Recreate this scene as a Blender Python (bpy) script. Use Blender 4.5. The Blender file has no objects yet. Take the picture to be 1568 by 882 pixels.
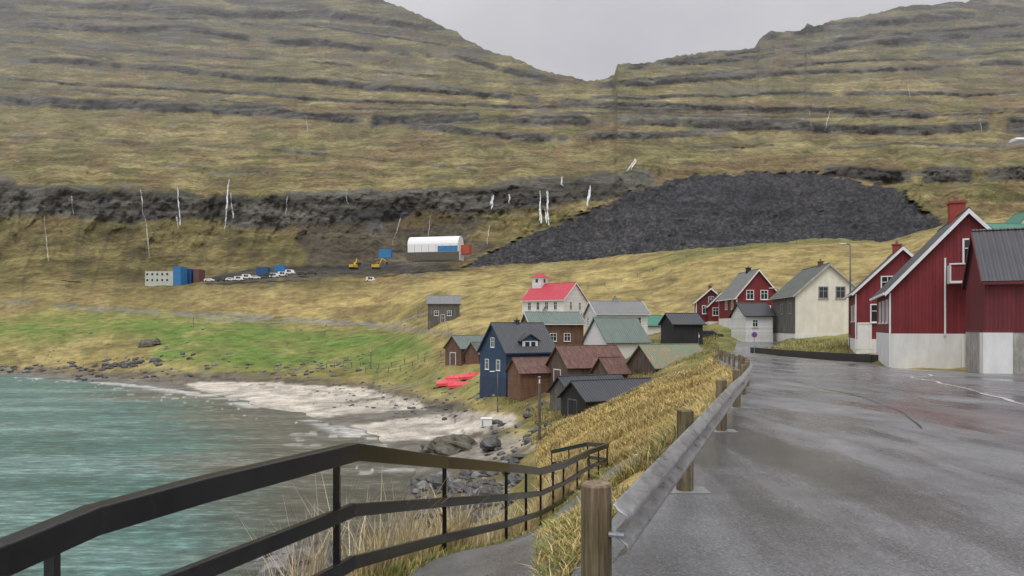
import bpy, math, random, bmesh, mathutils
import numpy as np
random.seed(7); rng=np.random.default_rng(7)
EYE=12.0; F=1132.0; CX=784.0; HZ=500.0
def X(px,d): return (px-CX)/F*d
def ZR(py,d): return (HZ-py)/F*d          # height relative to eye
C=bpy.context.scene.collection
# ---------------------------------------------------------------- noise
_T=rng.random((256,256))
def vn(x,y):
    xi=np.floor(x).astype(int); yi=np.floor(y).astype(int)
    fx=x-xi; fy=y-yi; fx=fx*fx*(3-2*fx); fy=fy*fy*(3-2*fy)
    a=_T[xi&255,yi&255]; b=_T[(xi+1)&255,yi&255]; c=_T[xi&255,(yi+1)&255]; d=_T[(xi+1)&255,(yi+1)&255]
    return (a*(1-fx)+b*fx)*(1-fy)+(c*(1-fx)+d*fx)*fy
def fbm(x,y,o=4):
    s=0;a=.5;t=0
    for i in range(o):
        s=s+a*vn(x+i*17.3,y+i*9.1); t+=a; x,y=(x*1.6+y*1.2),(y*1.6-x*1.2)
        a*=.5
    return s/t
def fbx(x,y,o=4):
    "anisotropy preserving fbm"
    s=0;a=.5;t=0
    for i in range(o):
        s=s+a*vn(x+i*17.37,y+i*9.13); t+=a; x=x*2.03;y=y*2.03;a*=.5
    return s/t
def sst(a,b,x):
    t=np.clip((x-a)/(b-a),0,1); return t*t*(3-2*t)
# ---------------------------------------------------------------- materials
def newmat(name):
    m=bpy.data.materials.new(name); m.use_nodes=True
    nt=m.node_tree; b=nt.nodes['Principled BSDF']; return m,nt,b
def noise_node(nt,scale,detail=4,vec=None,rough=.6):
    n=nt.nodes.new('ShaderNodeTexNoise'); n.inputs['Scale'].default_value=scale; n.inputs['Detail'].default_value=detail
    n.inputs['Roughness'].default_value=rough
    if vec is not None: nt.links.new(vec,n.inputs['Vector'])
    return n
def ramp(nt,fac,stops):
    r=nt.nodes.new('ShaderNodeValToRGB'); e=r.color_ramp.elements
    while len(e)<len(stops): e.new(.5)
    for i,(p,c) in enumerate(stops): e[i].position=p; e[i].color=(*c,1)
    nt.links.new(fac,r.inputs[0]); return r
def math_(nt,op,a,b=None,c=None):
    m=nt.nodes.new('ShaderNodeMath'); m.operation=op
    for i,s in enumerate((a,b,c)):
        if s is None: continue
        if isinstance(s,(int,float)): m.inputs[i].default_value=s
        else: nt.links.new(s,m.inputs[i])
    return m.outputs[0]
def mixc(nt,typ,fac,a,b):
    m=nt.nodes.new('ShaderNodeMix'); m.data_type='RGBA'; m.blend_type=typ
    if isinstance(fac,(int,float)): m.inputs[0].default_value=fac
    else: nt.links.new(fac,m.inputs[0])
    for s,i in ((a,6),(b,7)):
        if isinstance(s,tuple): m.inputs[i].default_value=(*s,1)
        else: nt.links.new(s,m.inputs[i])
    return m.outputs[2]
def bump(nt,b,h,strength,dist):
    n=nt.nodes.new('ShaderNodeBump'); n.inputs['Strength'].default_value=strength; n.inputs['Distance'].default_value=dist
    nt.links.new(h,n.inputs['Height']); nt.links.new(n.outputs[0],b.inputs['Normal']); return n
def objvec(nt,scale=(1,1,1)):
    tc=nt.nodes.new('ShaderNodeTexCoord'); mp=nt.nodes.new('ShaderNodeMapping'); mp.inputs['Scale'].default_value=scale
    nt.links.new(tc.outputs['Object'],mp.inputs[0]); return mp.outputs[0]
_mc={}
def paint(name,col,rough=.7,var=.25,scale=3,metal=0,bumpd=0.0):
    if name in _mc: return _mc[name]
    m,nt,b=newmat(name); v=objvec(nt,(1,1,.35)); n=noise_node(nt,scale,6,v)
    lo=tuple(c*(1-var) for c in col); hi=tuple(min(1,c*(1+var)) for c in col)
    r=ramp(nt,n.outputs[0],[(.3,lo),(.7,hi)]); nt.links.new(r.outputs[0],b.inputs['Base Color'])
    b.inputs['Roughness'].default_value=rough; b.inputs['Metallic'].default_value=metal
    if bumpd: bump(nt,b,n.outputs[0],.5,bumpd)
    _mc[name]=m; return m
def boards(name,col,pitch=.16,var=.3,rough=.65,horiz=False):
    if name in _mc: return _mc[name]
    m,nt,b=newmat(name)
    tc=nt.nodes.new('ShaderNodeTexCoord'); sp=nt.nodes.new('ShaderNodeSeparateXYZ'); nt.links.new(tc.outputs['Object'],sp.inputs[0])
    src=sp.outputs[2] if horiz else math_(nt,'ADD',sp.outputs[0],sp.outputs[1])
    mu=math_(nt,'MULTIPLY',src,1/pitch); fr=math_(nt,'FRACT',mu); fl=math_(nt,'FLOOR',mu)
    wn=nt.nodes.new('ShaderNodeTexWhiteNoise'); wn.noise_dimensions='1D'; nt.links.new(fl,wn.inputs['W'])
    n=noise_node(nt,2.5,6,objvec(nt,(1,1,.25)))
    g=ramp(nt,fr,[(0,(.35,)*3),(.1,(1,)*3),(.92,(1,)*3),(1,(.35,)*3)])
    lo=tuple(c*(1-var) for c in col); hi=tuple(min(1,c*(1+var)) for c in col)
    r=ramp(nt,n.outputs[0],[(.3,lo),(.7,hi)])
    w2=ramp(nt,wn.outputs[0],[(0,(.8,)*3),(1,(1.0,)*3)])
    c1=mixc(nt,'MULTIPLY',1.0,r.outputs[0],g.outputs[0]); c2=mixc(nt,'MULTIPLY',1.0,c1,w2.outputs[0])
    nt.links.new(c2,b.inputs['Base Color']); b.inputs['Roughness'].default_value=rough
    bump(nt,b,g.outputs[0],.5,.02); _mc[name]=m; return m
def corrug(name,cols,pitch=.2,rough=.5,nscale=.8,metal=0.0):
    if name in _mc: return _mc[name]
    m,nt,b=newmat(name)
    tc=nt.nodes.new('ShaderNodeTexCoord'); sp=nt.nodes.new('ShaderNodeSeparateXYZ'); nt.links.new(tc.outputs['Object'],sp.inputs[0])
    si=math_(nt,'SINE',math_(nt,'MULTIPLY',sp.outputs[1],2*math.pi/pitch))
    n=noise_node(nt,nscale,7,objvec(nt,(1,2.5,1)),.7)
    r=ramp(nt,n.outputs[0],cols)
    g=ramp(nt,si,[(0,(.75,)*3),(1,(1,)*3)])
    nt.links.new(mixc(nt,'MULTIPLY',1.0,r.outputs[0],g.outputs[0]),b.inputs['Base Color'])
    b.inputs['Roughness'].default_value=rough; b.inputs['Metallic'].default_value=metal
    bump(nt,b,si,.5,.03); _mc[name]=m; return m
def glassm():
    if 'glass' in _mc: return _mc['glass']
    m,nt,b=newmat('window_glass'); b.inputs['Base Color'].default_value=(.03,.035,.04,1); b.inputs['Roughness'].default_value=.08
    _mc['glass']=m; return m
WHITE=paint('white_paint',(.78,.78,.76),.55,.06); CONC=paint('white_concrete',(.74,.74,.72),.8,.12,2,0,.01)
# ---------------------------------------------------------------- mesh accumulator
class M:
    def __init__(s): s.v=[];s.f=[];s.m=[];s.mats=[]
    def mi(s,mat):
        if mat not in s.mats: s.mats.append(mat)
        return s.mats.index(mat)
    def poly(s,pts,faces,mat):
        o=len(s.v); s.v+= [tuple(p) for p in pts]; k=s.mi(mat)
        for f in faces: s.f.append([o+i for i in f]); s.m.append(k)
    def box(s,x0,x1,y0,y1,z0,z1,mat,tf=None):
        p=[(x0,y0,z0),(x1,y0,z0),(x1,y1,z0),(x0,y1,z0),(x0,y0,z1),(x1,y0,z1),(x1,y1,z1),(x0,y1,z1)]
        if tf: p=[tf(q) for q in p]
        s.poly(p,[(0,3,2,1),(4,5,6,7),(0,1,5,4),(1,2,6,5),(2,3,7,6),(3,0,4,7)],mat)
    def extr(s,prof,axis,a,b,mat,tf=None):
        n=len(prof); P=[]
        for t in (a,b):
            for (u,w) in prof: P.append((u,t,w) if axis=='y' else (t,u,w))
        if tf: P=[tf(q) for q in P]
        fs=[tuple(range(n)),tuple(range(2*n-1,n-1,-1))]+[(i,i+n,(i+1)%n+n,(i+1)%n) for i in range(n)]
        s.poly(P,fs,mat)
    def cyl(s,p0,p1,r0,r1,mat,n=10):
        a=np.array(p0,float);b=np.array(p1,float);d=b-a;d/=np.linalg.norm(d)
        u=np.cross(d,(0,0,1) if abs(d[2])<.9 else (1,0,0));u/=np.linalg.norm(u);w=np.cross(d,u)
        P=[]
        for c,r in ((a,r0),(b,r1)):
            for i in range(n):
                t=2*math.pi*i/n; P.append(tuple(c+r*(math.cos(t)*u+math.sin(t)*w)))
        s.poly(P,[tuple(range(n-1,-1,-1)),tuple(range(n,2*n))]+[(i,(i+1)%n,(i+1)%n+n,i+n) for i in range(n)],mat)
    def obj(s,name,parent=None,smooth=False,bevel=0):
        me=bpy.data.meshes.new(name); me.from_pydata(s.v,[],s.f)
        for m in s.mats: me.materials.append(m)
        me.polygons.foreach_set('material_index',s.m)
        if smooth: me.polygons.foreach_set('use_smooth',[True]*len(s.f))
        bm=bmesh.new(); bm.from_mesh(me); bmesh.ops.recalc_face_normals(bm,faces=bm.faces); bm.to_mesh(me); bm.free()
        me.update(); o=bpy.data.objects.new(name,me); C.objects.link(o)
        if parent: o.parent=parent
        if bevel:
            b=o.modifiers.new('bevel','BEVEL'); b.width=bevel; b.segments=2; b.limit_method='ANGLE'
        return o
def empty(name,loc=(0,0,0),rz=0):
    e=bpy.data.objects.new(name,None); e.location=loc; e.rotation_euler=(0,0,rz); e.empty_display_size=.2; C.objects.link(e); return e
# ================================================================= TERRAIN
rail=[(0.446,3.9),(1.68,7.2),(3.2,11.3),(4.65,15.3),(6.0,19.2),(7.3,23),(8.6,27),(9.8,31),(10.9,35),(12.0,39),(12.9,43),(13.8,47),(14.7,51),(15.6,55),(16.6,59),(17.6,63),(19,68)]
xl_y=[-12,0,3.9]+[p[1] for p in rail[1:]]+[80,92]; xl_x=[-5.2,-1.35,0.1]+[p[0]-.5 for p in rail[1:]]+[24,28]
xr_y=[-12,33.3,33.9,42,50,75,80,92]; xr_x=[75,75,22.6,21.5,24,24.2,29,33]
rz_y=[-12,12,42,65,80,92]; rz_z=[-1.6,-1.6,-2.35,-2.65,-2.7,-1.9]
def xl(y): return np.interp(y,xl_y,xl_x)
def xr(y): return np.interp(y,xr_y,xr_x)
def roadz(y): return np.interp(y,rz_y,rz_z)
def e(py,d): return (d,ZR(py,d))
cols={
-900:[(0.8,-1.6),(2.5,-1.7),(4.5,-5),(8,-11),(14,-13.5),(150,-13.5),(190,-12),(197,-10.4),e(520,240),e(485,290),e(440,340),e(432,360)],
0:[(0.8,-1.6),(2.9,-1.8),(4.5,-5),(8,-11),(14,-13.5),(150,-13.5),(187,-12),(195,-10.4),e(520,240),e(485,290),e(440,340),e(432,360)],
300:[(0.8,-1.6),(3,-1.75),(3.9,-1.95),(5.5,-4.5),(12,-11),(20,-13),(100,-13.3),(130,-12.15),(142,-11.85),(165,-11),(175,-9.2),e(520,220),e(492,268),e(470,300),e(436,340),e(427,360)],
400:[(0.8,-1.6),(3,-1.7),(4.6,-1.95),(5.9,-3.2),(10,-7),(18,-11),(30,-12.5),(90,-13.0),(103,-12.2),(112,-11.9),(140,-11.6),(158,-11),(170,-9.2),e(527,210),e(500,250),e(480,280),e(450,318),e(427,350),e(424,360)],
500:[(0.8,-1.6),(3.5,-1.7),(5.3,-1.95),(6.6,-2.4),(9,-4.6),(14,-8.5),(24,-11.3),(36,-12.1),(50,-12.6),(78,-12.5),(92,-12.0),(100,-11.88),(130,-11.6),(148,-10.8),(165,-9.4),e(534,200),e(508,235),e(492,260),e(458,300),e(428,345),e(423,360)],
600:[(0.8,-1.6),(4,-1.7),(6.3,-2.1),(7.8,-2.6),(10,-4.2),(15,-7.6),(25,-10.6),(37,-11.9),(50,-12.3),(64,-12.2),(76,-11.92),(110,-11.75),(125,-11.1),(138,-9.8),e(545,160),e(508,210),e(498,235),e(455,290),e(422,345),e(417,360)],
690:[(0.8,-1.6),(4,-1.68),(6.5,-2.05),(8.0,-2.45),(9.6,-3.0),(14,-5.8),(22,-8.8),(35,-10.4),(47,-10.9),(57,-11.5),(70,-11.8),(90,-11.8),(101,-11.4),(110,-10.2),(122,-8.3),(130,-6.4),e(520,150),e(489,175),e(455,225),e(428,300),e(410,360)],
780:[(0.8,-1.6),(4,-1.65),(7,-2.05),(10.6,-3.05),(12.4,-3.7),(18,-6.2),(26,-8.4),(36,-9.6),(45,-10.1),(57,-10.6),(70,-10.6),(82,-10),(95,-8.2),(108,-6.9),(118,-5.6),e(525,135),e(480,165),e(450,210),e(424,290),e(407,360)],
850:[(0.8,-1.6),(4,-1.63),(6,-1.8),(9,-2.4),(13,-3.4),(17,-4.15),(22,-4.9),(27,-5.5),(35,-6.3),(45,-7.1),(60,-8.2),(70,-8.8),(82,-8.0),(95,-6.8),(105,-5.5),(120,-4),e(505,138),e(478,160),e(445,215),e(412,300),e(400,360)],
930:[(0.8,-1.6),(4,-1.62),(6,-1.75),(9,-2.2),(14,-3.1),(20,-4.1),(25,-4.5),(35,-4.8),(45,-5.1),(58,-5.9),(70,-8),(80,-6.6),(95,-4.5),(110,-3.2),(130,-1),(155,2.6),e(440,205),e(402,290),e(394,360)],
1000:[(0.8,-1.6),(5,-1.66),(8,-2.1),(12,-2.7),(16,-3.1),(24,-3.7),(35,-3.85),(45,-3.8),(58,-4.3),(72,-5.6),(85,-4.2),(100,-2.6),(130,-.5),(150,2),e(430,205),e(388,270),e(392,300),e(388,360)],
1060:[(0.8,-1.6),(8,-1.8),(12,-2.2),(24,-2.9),(35,-3.1),(48,-3.2),(60,-3.5),(72,-4.2),(85,-2.6),(105,-1),(130,1),(150,4),e(425,190),e(377,260),e(386,300),e(385,360)],
1120:[(0.8,-1.6),(12,-1.62),(42,-2.4),(65,-2.7),(85,-2.0),(105,-.6),(130,2),e(440,165),e(376,255),e(384,300),e(384,360)],
1230:[(0.8,-1.6),(12,-1.62),(42,-2.4),(65,-2.6),(85,-1.4),(105,-.2),(130,3),e(435,165),e(369,255),e(380,300),e(384,360)],
1350:[(0.8,-1.6),(12,-1.62),(42,-2.35),(60,-1.9),(85,0),(105,2),(130,6),e(420,165),e(372,255),e(380,300),e(375,360)],
1460:[(0.8,-1.6),(12,-1.62),(42,-2.3),(60,-1.5),(85,3),(105,8),(130,13),e(370,165),e(345,255),e(345,300),e(345,360)],
1600:[(0.8,-1.6),(12,-1.62),(34,-2.1),(60,0),(85,6),(105,11),(130,17.5),e(343,165),e(325,255),e(330,300),e(330,360)],
2500:[(0.8,-1.6),(12,-1.62),(34,-2.1),(60,0),(85,6),(105,11),(130,17),e(345,165),e(320,255),e(320,300),e(320,360)],
}
PXC=np.concatenate([np.linspace(-900,-60,40,endpoint=False),np.linspace(-60,1630,1000),np.linspace(1640,2500,40)])
DN=np.exp(np.linspace(math.log(.8),math.log(360),320))
ck=sorted(cols); tab=np.array([np.interp(np.log(DN),np.log([p[0] for p in cols[k]]),[p[1] for p in cols[k]]) for k in ck])
Zn=np.array([np.interp(PXC,ck,tab[:,j]) for j in range(len(DN))])
def blur(A,r,axis):
    if r<1: return A
    pad=[(0,0),(0,0)]; pad[axis]=(r,r); B=np.pad(A,pad,mode='edge'); cs=np.cumsum(B,axis=axis)
    cs=np.concatenate([np.zeros_like(np.take(cs,[0],axis)),cs],axis=axis)
    n=A.shape[axis]; hi=np.take(cs,range(2*r+1,2*r+1+n),axis); lo=np.take(cs,range(n),axis); return (hi-lo)/(2*r+1)
for _ in range(2): Zn=blur(Zn,9,1)
Zn=blur(Zn,2,0)
Dg=np.repeat(DN[:,None],len(PXC),1); Pg=np.repeat(PXC[None,:],len(DN),0)
Xg=(Pg-CX)/F*Dg
amp=np.interp(Dg,[0.8,6,20,60,120,200,360],[.0,.03,.15,.22,.5,1.9,2.6])
rel=fbm(Xg*.045+5,Dg*.045+3,5)-.5; rel2=fbm(Xg*.35+5,Dg*.35+3,4)-.5
flat=sst(-12.4,-10.8,Zn)*.93+.07
Zn=Zn+amp*2*rel*flat*sst(0,1,(Dg-4)/30)+np.minimum(.12+Dg*.006,1.0)*rel2*sst(4,12,Dg)*flat
ins=np.minimum(Xg-xl(Dg),xr(Dg)-Xg); rm=sst(-1.2,0,ins)*(1-sst(92,97,Dg))
Zn=Zn*(1-rm)+(roadz(Dg)-.07)*rm
LDN=np.log(DN); IDN=np.arange(len(DN)); IPX=np.arange(len(PXC))
def gzv(x,y):
    d=np.clip(y,.85,359); px=x/d*F+CX
    i=np.interp(np.log(d),LDN,IDN); j=np.interp(px,PXC,IPX)
    i0=np.minimum(i.astype(int),len(DN)-2); j0=np.minimum(j.astype(int),len(PXC)-2); a=i-i0;b=j-j0
    return (Zn[i0,j0]*(1-b)+Zn[i0,j0+1]*b)*(1-a)+(Zn[i0+1,j0]*(1-b)+Zn[i0+1,j0+1]*b)*a+EYE
def gz(x,y): return float(gzv(np.array([float(x)]),np.array([float(y)]))[0])
# ---- far part
NV=480
v0=HZ-Zn[-1]*F/360.0
sky_=np.interp(PXC,[-900,-300,0,300,450,590,640,700,712,760,800,830,880,905,930,940,946,1000,1060,1155,1162,1178,1226,1236,1246,1300,1400,1480,1568,1800,2500],
                 [-200,-190,-160,-110,-60,0,20,48,60,83,92,108,120,123,118,116,99,93,82,74,61,50,46,35,40,27,8,2,-22,-60,-90])
sky_=sky_+ (fbm(PXC*.05,PXC*0+3,4)-.5)*8+(vn(PXC*.22,PXC*0+9)-.5)*2.5
T=np.linspace(0,1,NV)[:,None]
Vg=v0[None,:]+(sky_-v0)[None,:]*T; Pf=np.repeat(PXC[None,:],NV,0)
def line(pts,p): return np.interp(p,[a for a,b in pts],[b for a,b in pts])
bands=[([(-900,-40),(0,8),(500,22),(640,40)],8,1.,(-9999,700)),
([(-900,-60),(0,-25),(500,-5)],6,.9,(-9999,600)),
([(-900,-50),(0,22),(450,36),(720,76)],3,.9,(-9999,780)),
([(-900,0),(0,36),(300,47),(500,66),(700,88),(850,124)],7,1.1,(-9999,870)),
([(-900,50),(0,88),(250,106),(500,128),(800,150),(1000,160),(1568,182),(2500,190)],6,1.05,(-9999,9999)),
([(-900,20),(0,62),(500,98),(800,132)],3,.8,(-9999,860)),
([(-900,40),(0,75),(500,115),(800,143)],2.2,.7,(-9999,860)),
([(-900,120),(0,150),(130,156),(300,165),(500,180),(800,183),(1000,186),(1300,198),(1568,192),(2500,200)],10,1.15,(-9999,9999)),
([(-900,105),(0,136),(300,150),(500,165),(800,172)],2.5,.7,(-9999,9999)),
([(0,120),(500,152),(800,166),(1568,168)],3.5,.9,(-9999,9999)),
([(600,188),(740,204),(860,212),(1000,205),(1100,200)],7,1.05,(560,1120)),
([(-900,190),(0,208),(400,226),(600,246),(800,268)],3,.55,(-9999,830)),
([(0,238),(400,262),(800,272),(1000,262)],3,.5,(-9999,9999)),
([(-900,284),(0,300),(200,312),(400,322),(600,318),(750,304),(880,292),(1000,275)],27,1.15,(-9999,1010)),
([(1230,266),(1400,268),(1568,262),(2500,262)],13,1.3,(1250,9999)),
([(880,134),(1150,116),(1568,96),(2500,90)],5,1.,(900,9999)),
([(940,104),(1160,86),(1400,60),(1568,54),(2500,30)],6,1.05,(930,9999)),
([(1150,60),(1240,46),(1400,28),(1568,14)],9,1.1,(1150,9999)),
([(1000,92),(1160,76),(1568,36)],4,1.,(990,9999)),
([(900,126),(1200,104),(1568,76)],3,.85,(890,9999)),
([(900,150),(1200,145),(1568,142)],4,.9,(890,9999)),
([(900,172),(1200,180),(1568,170)],2.5,.8,(890,9999)),
([(1000,225),(1300,222),(1568,225)],3.5,.65,(990,9999))]
rock=np.zeros_like(Vg)
for k,(pts,th,a,(pa,pb)) in enumerate(bands):
    c=line(pts,Pf)+(fbm(Pf*.010+k*7,Vg*.004+k,4)-.5)*13+(fbm(Pf*.1+k*7,Vg*.05+k,3)-.5)*3
    t=th*(.45+1.05*fbm(Pf*.016+k*3.3,Vg*.004+k*5.1,4)); am=a*(.25+.75*sst(.22,.48,fbm(Pf*.02+k*13,Vg*.004+k*3.7,4))) if th<20 else a*(.8+.35*fbm(Pf*.02,Vg*.02,3))
    rng_=sst(pa-10,pa+40,Pf)*(1-sst(pb-40,pb+10,Pf))
    rock=np.maximum(rock,am*rng_*(1-sst(t*.3,t*1.35,np.abs(Vg-c))))
sc=Vg-line([(-900,-120),(0,0),(500,38),(850,75),(1000,75),(1568,60),(2500,40)],Pf)
up=sst(250,-10,Vg)
st=fbx(Pf*.007+3,sc*.12,4); st2=fbx(Pf*.018+13,sc*.34,4)
rock=np.maximum(rock,.74*sst(.53-.08*up,.68-.08*up,st)*(.28+.7*up)*sst(350,270,Vg)); rock=np.maximum(rock,.64*sst(.54-.07*up,.68-.04*up,st2)*(.4+.6*up)*sst(300,260,Vg))
base=np.interp(Vg,[-200,0,100,200,290,300,345,430],[4.2,4.0,3.6,2.6,2.0,.9,.9,1.25])
heapc=[(690,416),(740,392),(790,366),(850,345),(905,322),(960,296),(1000,284),(1040,275),(1090,267),(1150,264),(1200,267),(1240,263),(1290,268),(1320,280),(1350,282),(1385,296),(1405,318),(1440,338),(1450,430),(690,430)]
def inpoly(px,py,poly):
    r=np.zeros(px.shape,bool); n=len(poly)
    for i in range(n):
        x1,y1=poly[i];x2,y2=poly[(i+1)%n]
        if y1==y2: continue
        r^=((y1>py)!=(y2>py))&(px<(x2-x1)*(py-y1)/(y2-y1)+x1)
    return r
def pm(px,py,poly,wx=8,f=.05,seed=0,wy=None):
    if wy is None: wy=wx
    a=(fbm(px*f+seed,py*f*2,4)-.5)*2*wx; b=(fbm(px*f+seed+50,py*f*2+9,4)-.5)*2*wy
    return inpoly(px+a,py+b,poly).astype(float)
heap=blur(blur(pm(Pf,Vg,heapc,10,.09,3),1,1),1,0)
rock=rock*(1-heap)
rate=base*(1.25-1.1*np.clip(rock,0,1))*(.6+.8*fbm(Pf*.03,Vg*.06,3))
rate=rate*(1-heap)+1.2*heap
dv=-np.diff(Vg,axis=0); Df=360+np.concatenate([np.zeros((1,len(PXC))),np.cumsum(np.maximum(dv,.01)*rate[1:],axis=0)],0)
low=blur(blur(Df,40,1),40,1); hi_=Df-low
hi_=hi_-blur(blur(hi_,25,0),25,0)
rk_=blur(np.clip(rock,0,1),1,0)
Df=low+blur(hi_,2,1)*1.35
gul=fbm(Pf*.03+(Vg*.012),Vg*.02+7,5)-.5; gf=fbm(Pf*.12+3,Vg*.1,4)-.5
Df=Df+(gul*(38-22*blur(blur(rk_,3,0),3,1))+gf*9)*sst(0,.15,T)*(1-heap)-rk_*3*(1-heap)+heap*((fbm(Pf*.02,Vg*.02,4)-.5)*22+(fbm(Pf*.14,Vg*.14,4)-.5)*7)
Zf=(HZ-Vg)/F*Df
back=[(150,-60),(400,-260),(900,-700)]
Db=np.concatenate([Df]+[(Df[-1]+a)[None] for a,b in back],0); Zb=np.concatenate([Zf]+[(Zf[-1]+b)[None] for a,b in back],0)
D=np.concatenate([Dg,Db[1:]],0); Z=np.concatenate([Zn,Zb[1:]],0)
P=np.repeat(PXC[None,:],D.shape[0],0); Y=HZ-Z/D*F
XX=(P-CX)/F*D
NR,NC=D.shape
# ---- colours
def colr(c): return np.array(c)[None,None,:]
def lay(col,mask,c): return col*(1-mask[...,None])+colr(c)*mask[...,None]
wn1=fbm(XX*.02,D*.02,5); wn2=fbm(XX*.12+9,D*.12,5); wn3=fbm(P*.02+4,Y*.05,5); wn4=fbm(XX*.6+9,D*.3,4)
col=np.ones((NR,NC,3))*colr((.32,.25,.09))
col=lay(col,sst(.42,.58,wn1)*.7,(.17,.16,.048)); col=lay(col,sst(.5,.62,wn2)*.6,(.17,.12,.052)); col=lay(col,sst(.52,.68,wn3)*.6,(.42,.335,.13)); col=lay(col,sst(.54,.64,wn4)*.3,(.14,.12,.05))
far=np.zeros((NR,NC)); far[len(DN)-6:]=1; far=blur(far,6,0)
fn=fbx(P*.012,Y*.03+3,5); fc=np.ones_like(col)*colr((.34,.275,.11)); fc=lay(fc,sst(.42,.56,fn)*.7,(.235,.205,.08)); fc=lay(fc,sst(.5,.62,fbx(P*.03+8,Y*.06,4))*.6,(.43,.36,.155)); fc=lay(fc,sst(.5,.62,fbx(P*.02+28,Y*.05+5,4))*.65,(.24,.16,.078)); fc=lay(fc,sst(.52,.62,fbx(P*.025+58,Y*.06+5,4))*.5,(.18,.18,.055))
lo=sst(290,350,Y)*sst(640,480,P); fc=lay(fc,lo*.55,(.19,.155,.055))
fc=lay(fc,sst(170,0,Y)*.5,(.19,.185,.13))
col=col*(1-far[...,None])+fc*far[...,None]
R=np.zeros((NR,NC)); R[len(DN):len(DN)+NV-1]=rock[1:]; R[len(DN)+NV-1:]=.6
H=np.zeros((NR,NC)); H[len(DN):len(DN)+NV-1]=heap[1:]
rav=sst(.54,.60,1-np.abs(fbx(P*.02+Y*.006,Y*.004+8,3)-.5)*2-.38)*far*sst(300,330,Y)*(1-H); col=lay(col,rav*.35,(.07,.065,.045))
q=blur(blur(pm(P,Y,[(445,345),(520,330),(600,322),(700,318),(770,345),(800,352),(740,390),(700,408),(560,412),(470,405)],12,.04,5),3,1),2,0)*far
col=lay(col,q*.8,(.10,.085,.07))
q2=blur(pm(P,Y,[(562,338),(592,330),(588,358),(566,362)],3,.05,2),2,1)*far; col=lay(col,q2*.5,(.22,.22,.22))
mo=blur(blur(pm(P,Y,[(770,375),(715,370),(730,345),(780,335),(825,322),(830,352),(800,368)],8,.04,6),2,1),2,0)*far; col=lay(col,mo*.7,(.28,.22,.08)); R=R*(1-mo)
mo2=blur(blur(pm(P,Y,[(600,350),(640,322),(700,322),(700,345),(650,350)],8,.04,16),2,1),2,0)*far; col=lay(col,mo2*.6,(.25,.18,.07)); R=R*(1-mo2*.8)
col=lay(col,H,(.040,.040,.044)); col=lay(col,H*sst(.52,.66,fbm(P*.05+30,Y*.05,5))*.5,(.062,.058,.054)); hs_=fbm(P*.35,Y*.35,4); col=col*(1-H[...,None])+col*H[...,None]*(.6+.8*sst(.3,.75,hs_))[...,None]
sp2=H*sst(.70,.76,fbm(P*.7+3,Y*.7,3))*sst(300,400,Y); col=lay(col,sp2*.7,(.17,.165,.155))
br=blur(blur(pm(P,Y,[(960,285),(1080,245),(1250,235),(1400,262),(1290,270),(1100,264),(1030,276)],8,.03,8),3,1),2,0)*far*(1-H); col=lay(col,br*.65,(.22,.145,.07))
nr=1-far
g=blur(blur(pm(P,Y,[(300,428),(380,412),(560,404),(680,405),(700,415),(640,420),(560,420),(440,430),(320,436)],3,.05,9),2,1),1,0); col=lay(col,g*.85*(Y<440),(.09,.085,.08))
gr=blur(blur(pm(P,Y,[(-70,490),(120,478),(300,486),(420,497),(640,515),(665,530),(640,560),(440,566),(230,562),(235,530),(210,510),(60,520),(-70,520)],9,.03,1),4,1),3,0)*nr
col=lay(col,gr*(.45+.5*sst(.35,.6,wn2)),(.12,.195,.035))
gr2=blur(blur(pm(P,Y,[(1040,376),(1190,365),(1360,374),(1250,420),(1060,430),(980,450),(930,440)],14,.02,2),6,1),3,0)*nr*(D>130); col=lay(col,gr2*.6*sst(.4,.6,wn1),(.12,.13,.042))
gr3=blur(blur(pm(P,Y,[(980,530),(1100,500),(1190,505),(1290,515),(1340,540),(1150,545),(1060,560)],6,.03,3),3,1),2,0)*nr; col=lay(col,gr3*.6,(.14,.175,.04))
gr4=blur(blur(pm(P,Y,[(560,560),(740,570),(790,600),(800,640),(760,612),(640,596),(560,580)],6,.03,3),3,1),2,0)*nr; col=lay(col,gr4*.5,(.16,.205,.045))
gd=blur(blur(pm(P,Y,[(380,500),(560,450),(640,430),(820,425),(980,400),(1060,395),(950,440),(700,455),(560,500)],12,.02,12),5,1),3,0)*nr*(D>120); col=lay(col,gd*.55*sst(.3,.6,1-wn2),(.44,.34,.12))
gdm=blur(blur(pm(P,Y,[(-60,455),(300,445),(560,440),(640,470),(400,482),(200,478),(-60,490)],9,.02,32),5,1),3,0)*nr*(D>200); col=lay(col,gdm*.6*sst(.4,.55,wn2),(.22,.145,.065))
gd2=blur(blur(pm(P,Y,[(820,690),(860,655),(1000,600),(1100,560),(1130,580),(1060,700),(960,760),(830,760)],6,.03,11),3,1),3,0)*nr*(D<75)*(D>4); col=lay(col,gd2*.8,(.44,.32,.115))
shb=nr*(D>60)*sst(-10.0,-11.3,Z+.8*(wn2-.5)*2); col=lay(col,shb*.9,(.14,.12,.092))
sp_=sst(.52,.6,fbm(XX*.5,D*.5,4)); col=lay(col,shb*sp_*.6,(.055,.052,.05))
wet=nr*sst(-11.2,-11.7,Z+.3*(wn2-.5))*(D>20); col=lay(col,wet*.85,(.18,.165,.138))
s1=blur(pm(P,Y,[(285,588),(330,584),(460,588),(560,594),(640,612),(660,626),(560,632),(460,642),(400,634),(340,616)],9,.015,4,4),2,1)
s2=blur(pm(P,Y,[(495,660),(600,642),(720,630),(790,638),(790,655),(720,664),(640,676),(560,675)],9,.015,7,4),2,1)
s3=blur(pm(P,Y,[(640,700),(700,676),(800,665),(830,685),(790,705),(690,712)],8,.02,17,4),2,1)
sb=.6+.4*sst(.38,.55,fbm(P*.03,Y*.16,5))
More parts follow.
